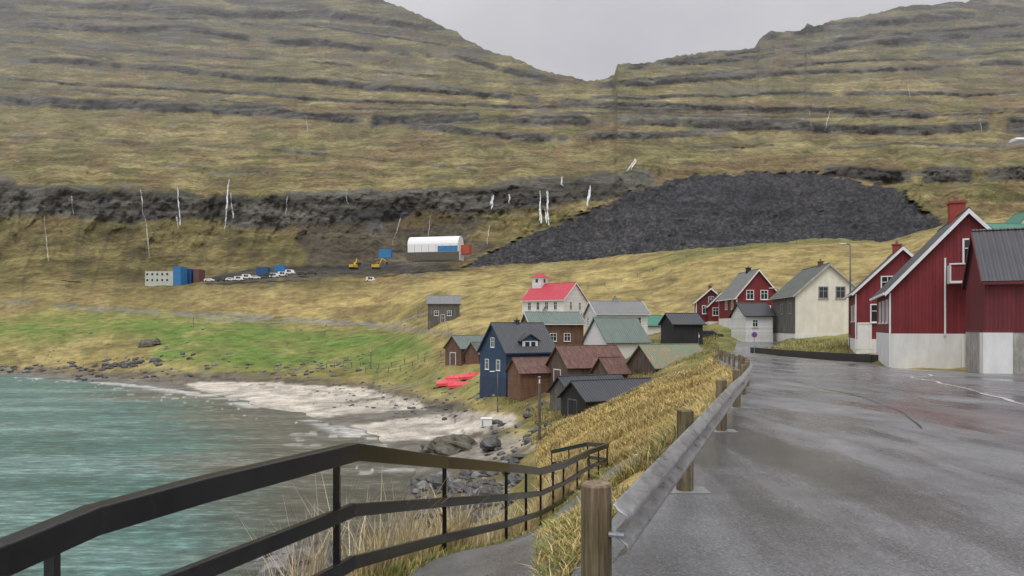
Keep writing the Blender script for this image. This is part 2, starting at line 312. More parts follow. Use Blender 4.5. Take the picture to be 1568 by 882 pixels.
for s_,k in ((s1,1),(s2,.95),(s3,.45)): col=lay(col,np.clip(s_,0,1)*nr*(D>30)*k*sb,(.54,.49,.41))
wr_=nr*(D>60)*sst(.10,.02,np.abs(Z+11.45+(wn2-.5)*.5))*(Z<-11); col=lay(col,wr_*.6*sst(.4,.55,wn4),(.07,.055,.04))
rd=nr*(D>150)*(1-sst(1.8,2.8,np.abs(Y-line([(-60,455),(120,470),(310,483),(430,488),(560,497),(680,510)],P))))*(P<690); col=lay(col,rd*.8,(.19,.185,.175))
bt=nr*(D<60)*(D>20)*sst(-9,-10.5,Z); col=lay(col,bt*.6,(.13,.11,.075))
gray=col.mean(-1,keepdims=True); col=col*.95+gray*.05
verts=np.stack([XX,D,Z+EYE],-1).reshape(-1,3)
def gridmesh(name,verts,nr_,nc_,mat,colarr=None,attrs={},smooth=True):
    me=bpy.data.meshes.new(name); idx=np.arange(nr_*nc_).reshape(nr_,nc_)
    q=np.stack([idx[:-1,:-1],idx[:-1,1:],idx[1:,1:],idx[1:,:-1]],-1).reshape(-1,4)
    me.vertices.add(nr_*nc_); me.vertices.foreach_set('co',verts.astype(np.float32).ravel())
    me.loops.add(q.size); me.loops.foreach_set('vertex_index',q.astype(np.int32).ravel())
    me.polygons.add(len(q)); me.polygons.foreach_set('loop_start',np.arange(0,q.size,4,dtype=np.int32)); me.polygons.foreach_set('loop_total',np.full(len(q),4,dtype=np.int32))
    me.polygons.foreach_set('use_smooth',np.full(len(q),smooth)); me.update(calc_edges=True)
    if colarr is not None:
        a=me.color_attributes.new('Col','FLOAT_COLOR','POINT'); c=np.ones((nr_*nc_,4),np.float32); c[:,:3]=colarr.reshape(-1,3); a.data.foreach_set('color',c.ravel())
    for k,v in attrs.items():
        a=me.attributes.new(k,'FLOAT','POINT'); a.data.foreach_set('value',v.astype(np.float32).ravel())
    me.materials.append(mat); o=bpy.data.objects.new(name,me); C.objects.link(o); return o
m,nt,b=newmat('ground_cover')
at=nt.nodes.new('ShaderNodeAttribute'); at.attribute_name='Col'; ar=nt.nodes.new('ShaderNodeAttribute'); ar.attribute_name='rock'
af=nt.nodes.new('ShaderNodeAttribute'); af.attribute_name='far'
n1=noise_node(nt,.25,8,objvec(nt),.72); n2=noise_node(nt,3.5,6,objvec(nt),.7); n3=noise_node(nt,.16,9,objvec(nt,(.11,.11,1.2)),.7); n4=noise_node(nt,.03,12,objvec(nt,(1,1,1.8)),.78)
r1=ramp(nt,n1.outputs[0],[(.33,(.52,)*3),(.67,(1.45,)*3)]); r2=ramp(nt,n2.outputs[0],[(.3,(.7,)*3),(.7,(1.28,)*3)]); r4=ramp(nt,n4.outputs[0],[(.38,(.55,)*3),(.62,(1.4,)*3)]); r3=ramp(nt,n3.outputs[0],[(.36,(.6,)*3),(.5,(1.0,)*3),(.64,(1.28,)*3)])
c=mixc(nt,'MULTIPLY',1.0,at.outputs['Color'],r1.outputs[0]); c=mixc(nt,'MULTIPLY',1.0,c,r2.outputs[0]); c=mixc(nt,'MULTIPLY',af.outputs['Fac'],c,r4.outputs[0]); c=mixc(nt,'MULTIPLY',af.outputs['Fac'],c,r3.outputs[0])
s_=math_(nt,'ADD',ar.outputs['Fac'],math_(nt,'MULTIPLY_ADD',n3.outputs[0],2.8,-1.4)); s_=math_(nt,'ADD',s_,math_(nt,'MULTIPLY_ADD',n4.outputs[0],1.4,-.7))
rf=ramp(nt,s_,[(.42,(0,0,0)),(.62,(1,1,1))])
gate=ramp(nt,ar.outputs['Fac'],[(.02,(0,0,0)),(.2,(1,1,1))])
rfac=math_(nt,'MULTIPLY',math_(nt,'MULTIPLY',rf.outputs[0],gate.outputs[0]),.88)
rc=ramp(nt,n3.outputs[0],[(.36,(.036,.036,.036)),(.5,(.078,.076,.072)),(.6,(.18,.175,.16)),(.72,(.10,.10,.092))])
rc2=mixc(nt,'MULTIPLY',1.0,rc.outputs[0],ramp(nt,n4.outputs[0],[(.35,(.6,)*3),(.65,(1.6,)*3)]).outputs[0])
c=mixc(nt,'MIX',rfac,c,rc2)
nt.links.new(c,b.inputs['Base Color']); b.inputs['Roughness'].default_value=.9; b.inputs['Specular IOR Level'].default_value=.2
b1=nt.nodes.new('ShaderNodeBump'); b1.inputs['Strength'].default_value=.8; b1.inputs['Distance'].default_value=.9; nt.links.new(n1.outputs[0],b1.inputs['Height'])
b2=bump(nt,b,n2.outputs[0],.6,.12); nt.links.new(b1.outputs[0],b2.inputs['Normal'])
b3=nt.nodes.new('ShaderNodeBump'); b3.inputs['Distance'].default_value=8; nt.links.new(af.outputs['Fac'],b3.inputs['Strength']); nt.links.new(n4.outputs[0],b3.inputs['Height']); nt.links.new(b3.outputs[0],b1.inputs['Normal'])
gridmesh('terrain',verts,NR,NC,m,np.clip(col,0,1),{'rock':R*(1-H),'far':far*(1-.5*H)})
# ---------------------------------------------------------------- sea
jr=np.where((DN>2.5)&(DN<230))[0]; jc=np.where(PXC<860)[0]
sx=Xg[np.ix_(jr,jc)]; sd=Dg[np.ix_(jr,jc)]; spx=Pg[np.ix_(jr,jc)]
spy=HZ+12*F/sd; dep=-(Zn[np.ix_(jr,jc)]+12)
tq=sst(120,-120,spx-line([(560,180),(600,215),(640,235),(700,320),(740,390),(800,390),(900,330)],spy)+(fbx(sx*.05,sd*.08,4)-.5)*260)
streak=sst(.47,.62,fbx(sx*.03,sd*.16+4,5)); st3=sst(.5,.62,fbx(sx*.08+7,sd*.5+4,4))
c1=np.ones(sx.shape+(3,))*colr((.135,.13,.105)); c1=lay(c1,tq,(.105,.205,.185)); c1=lay(c1,streak*.6*tq,(.22,.34,.32)); c1=lay(c1,(1-streak)*.35*tq*st3,(.065,.145,.138)); c1=lay(c1,streak*.45*(1-tq),(.24,.235,.20)); c1=lay(c1,st3*.35*(1-tq),(.08,.084,.07))
ve=fbx(sx*.10+20,sd*.35,4); foam=(sst(.35,.12,dep)*sst(-.02,.04,dep)*sst(.45,.54,ve)+.8*sst(.016,.005,np.abs(ve-.5))*sst(1.1,.3,dep))*(sd>60); c1=lay(c1,np.clip(foam,0,1)*.75,(.68,.68,.66))
m,nt,b=newmat('sea_water'); at=nt.nodes.new('ShaderNodeAttribute'); at.attribute_name='Col'
n=noise_node(nt,1.3,10,objvec(nt,(.4,1.2,1)),.74); nb=noise_node(nt,.22,5,objvec(nt,(.35,1.5,1)),.55)
r=ramp(nt,n.outputs[0],[(.38,(.6,)*3),(.52,(1.0,)*3),(.62,(1.8,)*3)]); rb=ramp(nt,nb.outputs[0],[(.38,(.78,)*3),(.62,(1.2,)*3)])
nt.links.new(mixc(nt,'MULTIPLY',1.0,mixc(nt,'MULTIPLY',1.0,at.outputs['Color'],r.outputs[0]),rb.outputs[0]),b.inputs['Base Color']); b.inputs['Roughness'].default_value=.25; b.inputs['IOR'].default_value=1.33
bb=bump(nt,b,n.outputs[0],.9,.5); b2=nt.nodes.new('ShaderNodeBump'); b2.inputs['Strength'].default_value=.5; b2.inputs['Distance'].default_value=.9; nt.links.new(nb.outputs[0],b2.inputs['Height']); nt.links.new(b2.outputs[0],bb.inputs['Normal'])
gridmesh('sea',np.stack([sx,sd,np.zeros_like(sx)],-1).reshape(-1,3),len(jr),len(jc),m,c1)
# ---------------------------------------------------------------- road
ys=np.unique(np.concatenate([np.linspace(-10,33.2,90),[33.3,33.5,33.7,33.9,34.2],np.linspace(34.6,92,80)])); us=np.linspace(0,1,40)**1.6
rv=np.array([[(xl(y)*(1-u)+xr(y)*u, y, roadz(y)+EYE) for u in us] for y in ys]).reshape(-1,3)
m,nt,b=newmat('wet_asphalt')
v=objvec(nt); nb=noise_node(nt,.22,5,v,.6); nf=noise_node(nt,42,5,v,.75); nm=noise_node(nt,2.2,6,v,.6); ns=noise_node(nt,.45,7,objvec(nt,(1.7,.3,1)),.65)
base_=ramp(nt,nb.outputs[0],[(.35,(.12,.12,.125)),(.5,(.165,.165,.17)),(.65,(.205,.203,.205))])
ag=ramp(nt,nf.outputs[0],[(.33,(.5,)*3),(.55,(1.0,)*3),(.66,(1.75,)*3)])
mdl=ramp(nt,nm.outputs[0],[(.3,(.84,)*3),(.7,(1.13,)*3)]); sl_=ramp(nt,ns.outputs[0],[(.36,(.64,)*3),(.56,(1.1,)*3)])
c=mixc(nt,'MULTIPLY',1.0,base_.outputs[0],ag.outputs[0]); c=mixc(nt,'MULTIPLY',1.0,c,mdl.outputs[0]); c=mixc(nt,'MULTIPLY',1.0,c,sl_.outputs[0])
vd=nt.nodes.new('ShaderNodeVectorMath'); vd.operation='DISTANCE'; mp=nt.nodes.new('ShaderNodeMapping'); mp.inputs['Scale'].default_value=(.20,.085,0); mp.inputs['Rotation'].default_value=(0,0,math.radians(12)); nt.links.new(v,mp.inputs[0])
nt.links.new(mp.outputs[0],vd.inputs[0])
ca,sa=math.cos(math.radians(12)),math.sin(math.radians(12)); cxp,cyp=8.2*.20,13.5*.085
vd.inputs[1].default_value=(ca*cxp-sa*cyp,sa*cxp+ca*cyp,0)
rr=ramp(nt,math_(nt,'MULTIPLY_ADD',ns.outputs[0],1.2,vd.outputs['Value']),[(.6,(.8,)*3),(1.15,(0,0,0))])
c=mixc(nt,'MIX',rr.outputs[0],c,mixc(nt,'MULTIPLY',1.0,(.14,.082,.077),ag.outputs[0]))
nt.links.new(c,b.inputs['Base Color'])
wr=ramp(nt,ns.outputs[0],[(.38,(.14,)*3),(.6,(.45,)*3)]); nt.links.new(wr.outputs[0],b.inputs['Roughness'])
bump(nt,b,nf.outputs[0],.4,.005)
gridmesh('road',rv,len(ys),len(us),m)
asphalt=m
def ribbon(name,pts,w,mat,dz=.006,jit=.05,parent=None):
    A=M(); P_=[np.array(p,float) for p in pts]; Q=[]
    for a,b_ in zip(P_[:-1],P_[1:]):
        n=max(2,int(np.linalg.norm(b_-a)/.35))
        for i in range(n): Q.append(a+(b_-a)*i/n)
    Q.append(P_[-1]); vs=[]; ph=random.random()*50
    for i,q in enumerate(Q):
        t=Q[min(i+1,len(Q)-1)]-Q[max(i-1,0)]; t/=np.linalg.norm(t)+1e-9; nn=np.array([-t[1],t[0]])
        ww=w*(.4+1.0*random.random()); o=(float(vn(np.array(ph+i*.25),np.array(ph)))-.5)*jit*6
        for s in (-1,1):
            p=q+nn*(s*ww/2+o); vs.append((p[0],p[1],float(roadz(p[1]))+EYE+dz))
    A.poly(vs,[(2*i,2*i+1,2*i+3,2*i+2) for i in range(len(Q)-1)],mat); return A.obj(name,parent)
mw,nt,b=newmat('gutter_water'); b.inputs['Base Color'].default_value=(.5,.5,.5,1); b.inputs['Roughness'].default_value=.12
ribbon('gutter_water',[(16.6,31.5),(15.6,28),(14.2,24),(12.6,19.5),(11,15.8),(10,13)],.13,mw)
ribbon('gutter_water',[(18.5,33),(17.5,31),(16.0,29.5)],.12,mw)
mt=paint('tar_seam',(.035,.035,.037),.3,.2); ribbon('road_seam',[(10,26),(8.6,17.8),(7.4,14),(6.4,11.6)],.03,mt,.005,.02)
A=M()
for (a,b_) in ((1.45,3.95),(1.62,3.98),(1.5,3.9),(1.33,4.5),(1.4,4.3),(1.66,3.96),(1.2,4.0)):
    z=roadz(b_)+EYE; s=random.uniform(.012,.02); A.poly([(a-s,b_,z),(a+s,b_-.01,z),(a+s*.6,b_+s,z),(a-s*.5,b_+s,z),(a,b_+.005,z+s*.9)],[(0,1,4),(1,2,4),(2,3,4),(3,0,4)],mt)
A.obj('dirt_clods')
# ---------------------------------------------------------------- footpath beside fence
fence=[(-330,1000,2.3),(-60,882,2.75),(0,856,2.87),(140,797,3.3),(300,752,3.8),(513,699,5.1),(540,692,5.35),(680,708,7.8),(775,716,10.5),(828,722,14.2),(863,712,17.0),(902,692,20),(930,682,21.8),(900,680,24),(845,692,26.5)]
fp=[np.array([X(p,d),d,ZR(y,d)+EYE]) for p,y,d in fence]
A=M(); pl=fp[4:13]; ROW=[]
for a,b_ in zip(pl[:-1],pl[1:]):
    for k in range(8): ROW.append((a+(b_-a)*k/8))
vs=[];W=9
for i,q in enumerate(ROW):
    t=ROW[min(i+1,len(ROW)-1)]-ROW[max(i-1,0)]; t=t[:2]/np.linalg.norm(t[:2]); nn=np.array([t[1],-t[0]])
    w=1.05 if q[1]>6.5 else 1.05+(6.5-q[1])*.35
    for k in range(W):
        p=q[:2]+nn*(.2+w*k/(W-1)+(random.uniform(-.05,.05) if k in (0,W-1) else 0)); vs.append((p[0],p[1],gz(p[0],p[1])+.03))
A.poly(vs,[(i*W+k,i*W+k+1,(i+1)*W+k+1,(i+1)*W+k) for i in range(len(ROW)-1) for k in range(W-1)],asphalt); A.obj('footpath',smooth=True)
# ---------------------------------------------------------------- black fence
BL=paint('black_wet_paint',(.012,.012,.013),.22,.5,9)
def bar(A,a,b_,h,w,mat):
    a=np.array(a);b_=np.array(b_);t=b_-a;t=t[:2]/np.linalg.norm(t[:2]);n=np.array([-t[1],t[0],0])*w/2;u=np.array([0,0,h/2])
    P_=[a-n-u,a+n-u,a+n+u,a-n+u,b_-n-u,b_+n-u,b_+n+u,b_-n+u]
    A.poly(P_,[(0,1,2,3),(7,6,5,4),(0,4,5,1),(1,5,6,2),(2,6,7,3),(3,7,4,0)],mat)
A=M()
for dz,h in ((0,.13),(-.42,.10),(-.80,.10)):
    for a,b_ in zip(fp[:-1],fp[1:]):
        o=np.array([0,0,dz]); t=(b_-a)/np.linalg.norm(b_-a)*.012; bar(A,a+o-t,b_+o+t,h,.05 if dz else .10,BL)
frails=A.obj('rails',None,False,.008)
A=M()
posts=[fp[2]*.55+fp[3]*.45,fp[5],fp[7],fp[8],fp[9],fp[10],fp[11],fp[12],fp[13],fp[14]]
mid=[(fp[8]+fp[9])/2,(fp[10]+fp[11])/2,(fp[11]+fp[12])/2,(fp[13]+fp[14])/2,(fp[9]+fp[10])/2]
for q in posts+mid:
    zb=min(gz(q[0],q[1])-.15,q[2]-.95); A.box(q[0]-.022,q[0]+.022,q[1]+.03,q[1]+.075,zb,q[2],BL)
e_=empty('metal_fence'); o=A.obj('posts',e_); frails.parent=e_
# ---------------------------------------------------------------- guard rail
e_=empty('guard_rail')
m,nt,b=newmat('galvanised_steel'); n=noise_node(nt,4,9,objvec(nt,(1,1,2.5)),.75); r=ramp(nt,n.outputs[0],[(.33,(.24,.25,.26)),(.5,(.40,.41,.42)),(.67,(.55,.56,.57))]); nt.links.new(r.outputs[0],b.inputs['Base Color']); b.inputs['Metallic'].default_value=.7
r=ramp(nt,n.outputs[0],[(.3,(.22,)*3),(.7,(.48,)*3)]); nt.links.new(r.outputs[0],b.inputs['Roughness']); GALV=m
prof=[(0,.155),(.012,.15),(.03,.125),(.075,.10),(.082,.075),(.075,.05),(.02,.015),(.015,0),(.02,-.015),(.075,-.05),(.082,-.075),(.075,-.10),(.03,-.125),(.012,-.15),(0,-.155)]
pts=[np.array(p) for p in rail]; Q=[]
for a,b_ in zip(pts[:-1],pts[1:]): Q+= [a+(b_-a)*k/4 for k in range(4)]
Q.append(pts[-1]); tt=(pts[1]-pts[0])/np.linalg.norm(pts[1]-pts[0]); Q=[pts[0]-tt*.02]+Q
vs=[];n=len(prof)
for i,q in enumerate(Q):
    t=Q[min(i+1,len(Q)-1)]-Q[max(i-1,0)]; t/=np.linalg.norm(t); nn=np.array([t[1],-t[0]]); zc=float(roadz(q[1]))+EYE+.52
    for (o_,h) in prof:
        p=q+nn*(.09+o_); vs.append((p[0],p[1],zc+h))
A=M(); A.poly(vs,[(i*n+k,i*n+k+1,(i+1)*n+k+1,(i+1)*n+k) for i in range(len(Q)-1) for k in range(n-1)],GALV)
o=A.obj('beam',e_,True); sm=o.modifiers.new('s','SOLIDIFY'); sm.thickness=.004
m,nt,b=newmat('weathered_post_wood'); v=objvec(nt,(1,1,.05)); n1=noise_node(nt,16,9,v,.78); n2=noise_node(nt,1.6,5,objvec(nt)); 
r=ramp(nt,n1.outputs[0],[(.34,(.035,.024,.016)),(.46,(.16,.11,.068)),(.56,(.28,.21,.135)),(.7,(.40,.34,.25))]); r2=ramp(nt,n2.outputs[0],[(.38,(.55,.62,.4)),(.6,(1,1,1))])
nt.links.new(mixc(nt,'MULTIPLY',1.0,r.outputs[0],r2.outputs[0]),b.inputs['Base Color']); b.inputs['Roughness'].default_value=.5; bump(nt,b,n1.outputs[0],1,.015)
A=M();B=M()
for i,q in enumerate(pts):
    zr_=float(roadz(q[1]))+EYE; r0=.083; top=zr_+(.79 if i else .775)
    A.cyl((q[0],q[1],zr_-.5),(q[0]+random.uniform(-.01,.01),q[1],top-.012),r0,r0*.97,m,24); A.cyl((q[0],q[1],top-.012),(q[0],q[1],top),r0*.97,r0*.88,m,24)
    if i: B.box(q[0]-.16,q[0]+.22,q[1]-.14,q[1]+.14,zr_-.02,zr_+.012,paint('pad_concrete',(.24,.24,.235),.8))
    B.cyl((q[0]+.06,q[1]-.05,zr_+.52),(q[0]+.135,q[1]-.08,zr_+.52),.016,.016,GALV,8)
o=A.obj('posts',e_,True); mo_=o.modifiers.new('e','EDGE_SPLIT'); mo_.split_angle=.6
B.obj('pads_and_bolts',e_)
# ---------------------------------------------------------------- houses
def house(name,px,d,ang,W,L,zb,ze,zr,wall,roof,anchor='fl',base=None,bh=0.0,trim=WHITE,wins=(),chim=None,ov=.3,doors=(),barge=True,extra=None,winframe=None,dormer=None,corner=None,downspout=False):
    th=math.radians(ang); xd=np.array([math.cos(th),math.sin(th)]); o=np.array([X(px,d),d])
    if anchor=='fr': o=o-xd*W
    zb+=EYE; ze+=EYE; zr+=EYE; E=empty(name,(o[0],o[1],zb),th); he=ze-zb; hr=zr-zb
    A=M(); A.extr([(0,bh),(W,bh),(W,he),(W/2,hr-.02),(0,he)],'y',0,L,wall); A.obj('walls',E)
    A=M(); A.box(-.03,W+.03,-.03,L+.03,-2.5,bh+.001 if bh else -.01,base or wall)
    A.obj('foundation',E)
    A=M(); s=(hr-he)/(W/2); t=.13; nx=s/math.hypot(1,s);nz=1/math.hypot(1,s)
    for sg in (-1,1):
        xe=W/2+sg*(W/2+ov); zeo=he-ov*s
        A.extr([(W/2,hr),(xe,zeo),(xe+sg*nx*t*.6,zeo+nz*t),(W/2,hr+t/nz*.9)],'y',-ov,L+ov,roof)
    A.cyl((W/2,-ov,hr+t/nz*.9),(W/2,L+ov,hr+t/nz*.9),.07,.07,roof,6)
    A.obj('roof',E)
    if barge:
        A=M(); 
        for yy in (-ov-.03,L+ov):
            for sg in (-1,1):
                xe=W/2+sg*(W/2+ov+.05); zeo=he-(ov+.05)*s
                A.extr([(W/2,hr-.12),(xe,zeo-.12),(xe,zeo+.13),(W/2,hr+.15)],'y',yy,yy+.03,trim)
        for sg in (-1,1):
            xe=W/2+sg*(W/2+ov+.09); A.box(xe-.06,xe+.06,-ov,L+ov,he-ov*s-.08,he-ov*s+.05,trim)
        if downspout: A.cyl((-.08,-.08,.1),(-.08,-.08,he-.3),.05,.05,trim,8)
        A.obj('trim',E)
    if corner:
        A=M()
        for cx_,cy_ in ((-.03,-.03),(W-.09,-.03),(-.03,L-.09),(W-.09,L-.09)): A.box(cx_,cx_+.12,cy_,cy_+.12,bh,he-.1,corner)
        A.obj('corner_boards',E)
    G=M()
    def onface(face,u,z,w,h,parts):
        for (du,dz,ww,hh,o0,o1,mat) in parts:
            a=u+du-ww/2;b_=a+ww;c0=z+dz;c1=c0+hh
            if face=='F': G.box(a,b_,-o1,-o0,c0,c1,mat)
            elif face=='L': G.box(-o1,-o0,a,b_,c0,c1,mat)
            elif face=='R': G.box(W+o0,W+o1,a,b_,c0,c1,mat)
            elif face=='B': G.box(a,b_,L+o0,L+o1,c0,c1,mat)
    fr=winframe or trim
    for (face,u,z,w,h) in wins:
        f_=.09 if w>.7 else .06
        onface(face,u,z,w,h,[(0,-f_,w+2*f_,f_,.005,.07,fr),(0,h,w+2*f_,f_,.005,.07,fr),(-(w+f_)/2,0,f_,h,.005,.07,fr),((w+f_)/2,0,f_,h,.005,.07,fr),
             (0,0,w,h,.0,.02,glassm()),(0,0,.05,h,.02,.05,fr),(-w/4,h*.62,w/2-.05,.05,.02,.045,fr),(w/4,h*.62,w/2-.05,.05,.02,.045,fr),(0,-f_-.05,w+.3,.05,.005,.12,fr)])
    for (face,u,z,w,h,mat) in doors:
        onface(face,u,z,w,h,[(0,0,w,h,.0,.04,mat),(0,h,w+.24,.12,.005,.07,fr),(-w/2-.06,0,.12,h,.005,.07,fr),(w/2+.06,0,.12,h,.005,.07,fr)])
    if G.v: G.obj('windows_and_doors',E)
    if chim:
        A=M()
        for (cy,cw,ch,cm) in chim:
            A.box(W/2-cw/2,W/2+cw/2,cy-cw/2,cy+cw/2,hr-.9,hr+ch,cm); A.box(W/2-cw/2-.06,W/2+cw/2+.06,cy-cw/2-.06,cy+cw/2+.06,hr+ch,hr+ch+.12,cm)
            A.cyl((W/2,cy,hr+ch+.12),(W/2,cy,hr+ch+.4),.12,.1,paint('chimney_pot',(.2,.12,.09)),8)
        A.obj('chimney',E)
    if dormer:
        face,dy,dw,dh,wallm=dormer; A=M()
        x1=W-.5; zt=he+.1+dh; 
        A.extr([(dy-dw/2,he+.1),(dy+dw/2,he+.1),(dy+dw/2,zt),(dy,zt+dw*.3),(dy-dw/2,zt)],'x',W/2+.1,x1,wallm)
        for sg in (-1,1):
            A.extr([(dy,zt+dw*.3),(dy+sg*(dw/2+.2),zt-.12),(dy+sg*(dw/2+.2),zt-.02),(dy,zt+dw*.3+.12)],'x',W/2+.1,x1+.2,roof)
        A.box(x1,x1+.05,dy-dw/2+.15,dy+dw/2-.15,he+.45,zt-.05,WHITE)
        for sg in (-1,1): A.box(x1+.05,x1+.07,dy+sg*dw*.17-dw*.12,dy+sg*dw*.17+dw*.12,he+.55,zt-.15,glassm())
        A.obj('dormer',E)
    if extra: extra(E,W,L,he,hr,bh)
    return E
RED=boards('red_boards',(.22,.022,.026),.17,.18); RED2=boards('dark_red_boards',(.155,.02,.024),.17,.2)
DKROOF=corrug('dark_roof',[(.3,(.045,.048,.055)),(.7,(.075,.078,.086))],.35,.42); GRROOF=corrug('grey_roof',[(.3,(.16,.165,.16)),(.7,(.24,.245,.24))],.3,.45)
BLROOF=corrug('black_roof',[(.3,(.022,.024,.029)),(.7,(.045,.048,.056))],.3,.38)
MOSS=corrug('mossy_roof',[(.3,(.07,.085,.07)),(.5,(.115,.13,.115)),(.7,(.18,.19,.16))],.3,.6)
GRN=corrug('green_grey_roof',[(.3,(.10,.145,.12)),(.7,(.18,.22,.195))],.3,.5)
RUST=corrug('rusty_roof',[(.3,(.06,.04,.035)),(.5,(.15,.068,.05)),(.7,(.25,.14,.11))],.22,.7,1.1)
RUSTG=corrug('green_rusty_roof',[(.3,(.12,.18,.12)),(.50,(.19,.27,.17)),(.56,(.34,.12,.065)),(.61,(.25,.30,.2)),(.75,(.33,.34,.27))],.22,.65,.9)
CHRED=corrug('church_red_roof',[(.3,(.48,.03,.055)),(.7,(.6,.055,.08))],.3,.45)
BRICK=paint('chimney_brick',(.3,.055,.04),.85,.25,6); CREAM=paint('cream_render',(.74,.71,.61),.85,.12,1.5,0,.01)
WBRD=boards('brown_boards',(.135,.10,.078),.18,.45,.8); WGREY=boards('grey_boards',(.15,.14,.12),.18,.4,.85); BLKB=boards('black_boards',(.024,.024,.026),.16,.3,.7)
BLUE=boards('blue_boards',(.028,.068,.135),.15,.15,.6,True); WHB=boards('white_boards',(.84,.84,.82),.16,.04,.6,True); BRN=boards('brown_clad',(.19,.10,.058),.2,.3,.7,True); RUSTW=boards('rust_brown_boards',(.17,.09,.065),.2,.35,.85)
GREYW=paint('grey_concrete',(.33,.33,.32),.85,.2,2); STONE=paint('pale_stone',(.36,.34,.31),.9,.4,4,0,.03)
def r1x(E,W,L,he,hr,bh):
    A=M(); z0=4.75
    A.box(2.75,3.9,-1.0,-.01,z0,z0+.12,WHITE)
    A.box(2.8,3.9,-.97,-.9,z0+.12,z0+1.0,RED); A.box(2.75,2.8,-1,-.01,z0+.12,z0+1.0,WHITE)
    A.box(2.72,3.9,-1.02,-.9,z0+1.0,z0+1.08,WHITE)
    for yy in (-.7,-.4): A.box(2.75,2.8,yy,yy+.04,z0+.1,z0+1,WHITE)
    A.cyl((2.65,-.08,1.9),(2.65,-.08,6.2),.05,.05,WHITE,8); A.cyl((3.5,-.1,0),(3.5,-.1,2.0),.05,.05,WHITE,8)
    A.obj('balcony',E)
house('red_house',1365,42,-22,7.5,10,-2.4,2.2,6.3,RED,DKROOF,base=CONC,bh=2.0,wins=[('F',3.95,5.9,.75,1.25),('L',2.2,2.7,.8,1.2),('L',4.6,2.7,.8,1.2),('L',7,2.7,.8,1.2)],chim=[(3.4,.8,.95,BRICK)],extra=r1x,downspout=True)
def r0x(E,W,L,he,hr,bh):
    A=M()
    for (xx,yy,w) in ((3.85,.0,.75),(3.9,3.2,.7),(3.9,6.5,.7)): A.box(xx-.05,xx+w,yy-.1,yy+w+.3,-.5,bh-.03,CONC)
    A.box(-.02,W+.05,-.05,L,bh-.02,bh+.13,RED2)
    A.obj('stone_piers',E)
house('red_boathouse',1508,34,-112,4.4,10,-2.2,2.15,4.5,RED2,BLROOF,anchor='fr',base=STONE,bh=1.95,ov=.15,barge=True,trim=RED2,extra=r0x)
house('red_house',1312,59,-21,6.5,10,-1.9,2.9,6.1,RED,DKROOF,base=CONC,bh=.9,wins=[('F',1.5,2.3,.9,1.3),('F',2.2,4.7,.8,1.1),('L',2,2.4,.8,1.2),('L',5,2.4,.8,1.2)],chim=[(3.5,.6,.6,BRICK)],downspout=True,doors=[('F',.55,.1,.8,2,WHITE)])
house('cream_house',1218,85,-5,7.5,10,-1.3,3.75,7.1,CREAM,MOSS,base=CONC,bh=.5,trim=paint('weathered_trim',(.42,.4,.35)),winframe=paint('grey_frame',(.28,.28,.27)),wins=[('F',3.1,4.6,.9,1.2),('F',5.0,4.6,.9,1.2),('L',2,2.9,.8,1.1),('L',5.5,2.9,.8,1.1)],chim=[(3,.5,.5,BRN)],extra=lambda E,W,L,he,hr,bh:(lambda A:(A.box(-.06,-.035,0.1,L-.05,.5,he-.15,WGREY),A.obj('side_cladding',E)))(M()))
house('red_house',1128,105,0,6.2,9,-.7,4.3,8,RED,GRROOF,base=CONC,bh=1.9,wins=[('F',1.9,4.6,.9,1.2),('F',3.9,4.6,.9,1.2),('L',2,3.3,.8,1.1),('L',5,3.3,.8,1.1),('F',1.9,2.5,.9,1.1),('F',4.3,2.5,.9,1.1)],chim=[(4.5,.6,.6,BLKB)],corner=WHITE)
house('red_house',1066,118,-12,4.6,7,-.5,4.0,6.0,RED2,DKROOF,base=CONC,bh=1.2,wins=[('F',1.4,2.6,.8,1.2),('F',3.1,2.6,.8,1.2),('F',2.3,4.3,.7,.9),('L',2,2.5,.8,1.1)],chim=[(3,.5,.5,BRICK)],corner=WHITE)
house('red_house',1086,116,-4,3.6,6,-.4,3.4,5.2,RED,DKROOF,base=CONC,bh=1.2,wins=[('F',1.0,2.2,.8,1.1),('F',2.5,2.2,.8,1.1)])
house('black_garage',1032,88,-82,4.6,3.6,-1.6,.3,1.5,BLKB,BLROOF,anchor='fr',barge=False)
house('white_shed',1142,92,-84,4.5,3.5,-1.0,1.4,2.9,WHB,BLROOF,anchor='fr',barge=False,wins=[('R',1.2,1.0,.6,.8)])
def chx(E,W,L,he,hr,bh):
    A=M(); t=2.4; y0=L-t-.3; zt=hr+1.4
    A.box(W/2-t/2,W/2+t/2,y0,y0+t,he,zt,WHB)
    A.box(W/2-t/2-.12,W/2+t/2+.12,y0-.12,y0+t+.12,zt,zt+.12,WHITE)
    c=(W/2,y0+t/2,zt+1.3); s=t/2+.3
    A.poly([(c[0]-s,c[1]-s,zt+.12),(c[0]+s,c[1]-s,zt+.12),(c[0]+s,c[1]+s,zt+.12),(c[0]-s,c[1]+s,zt+.12),c],[(0,1,4),(1,2,4),(2,3,4),(3,0,4),(3,2,1,0)],CHRED)
    A.box(W/2-.3,W/2+.3,y0-.03,y0,zt-1,zt-.25,glassm()); A.box(W/2-t/2-.03,W/2-t/2,y0+.9,y0+1.5,zt-1,zt-.25,glassm())
    A.obj('bell_tower',E)
house('white_church',863,150,52,8.6,10.5,2.2,5.6,9.0,WHB,CHRED,base=GREYW,bh=.4,extra=chx,wins=[('L',2,1.3,.7,1.5),('L',4.2,1.3,.7,1.5),('L',6.4,1.3,.7,1.5),('L',8.6,1.3,.7,1.5),('F',2.6,1.3,.7,1.5),('F',6,1.3,.7,1.5)])
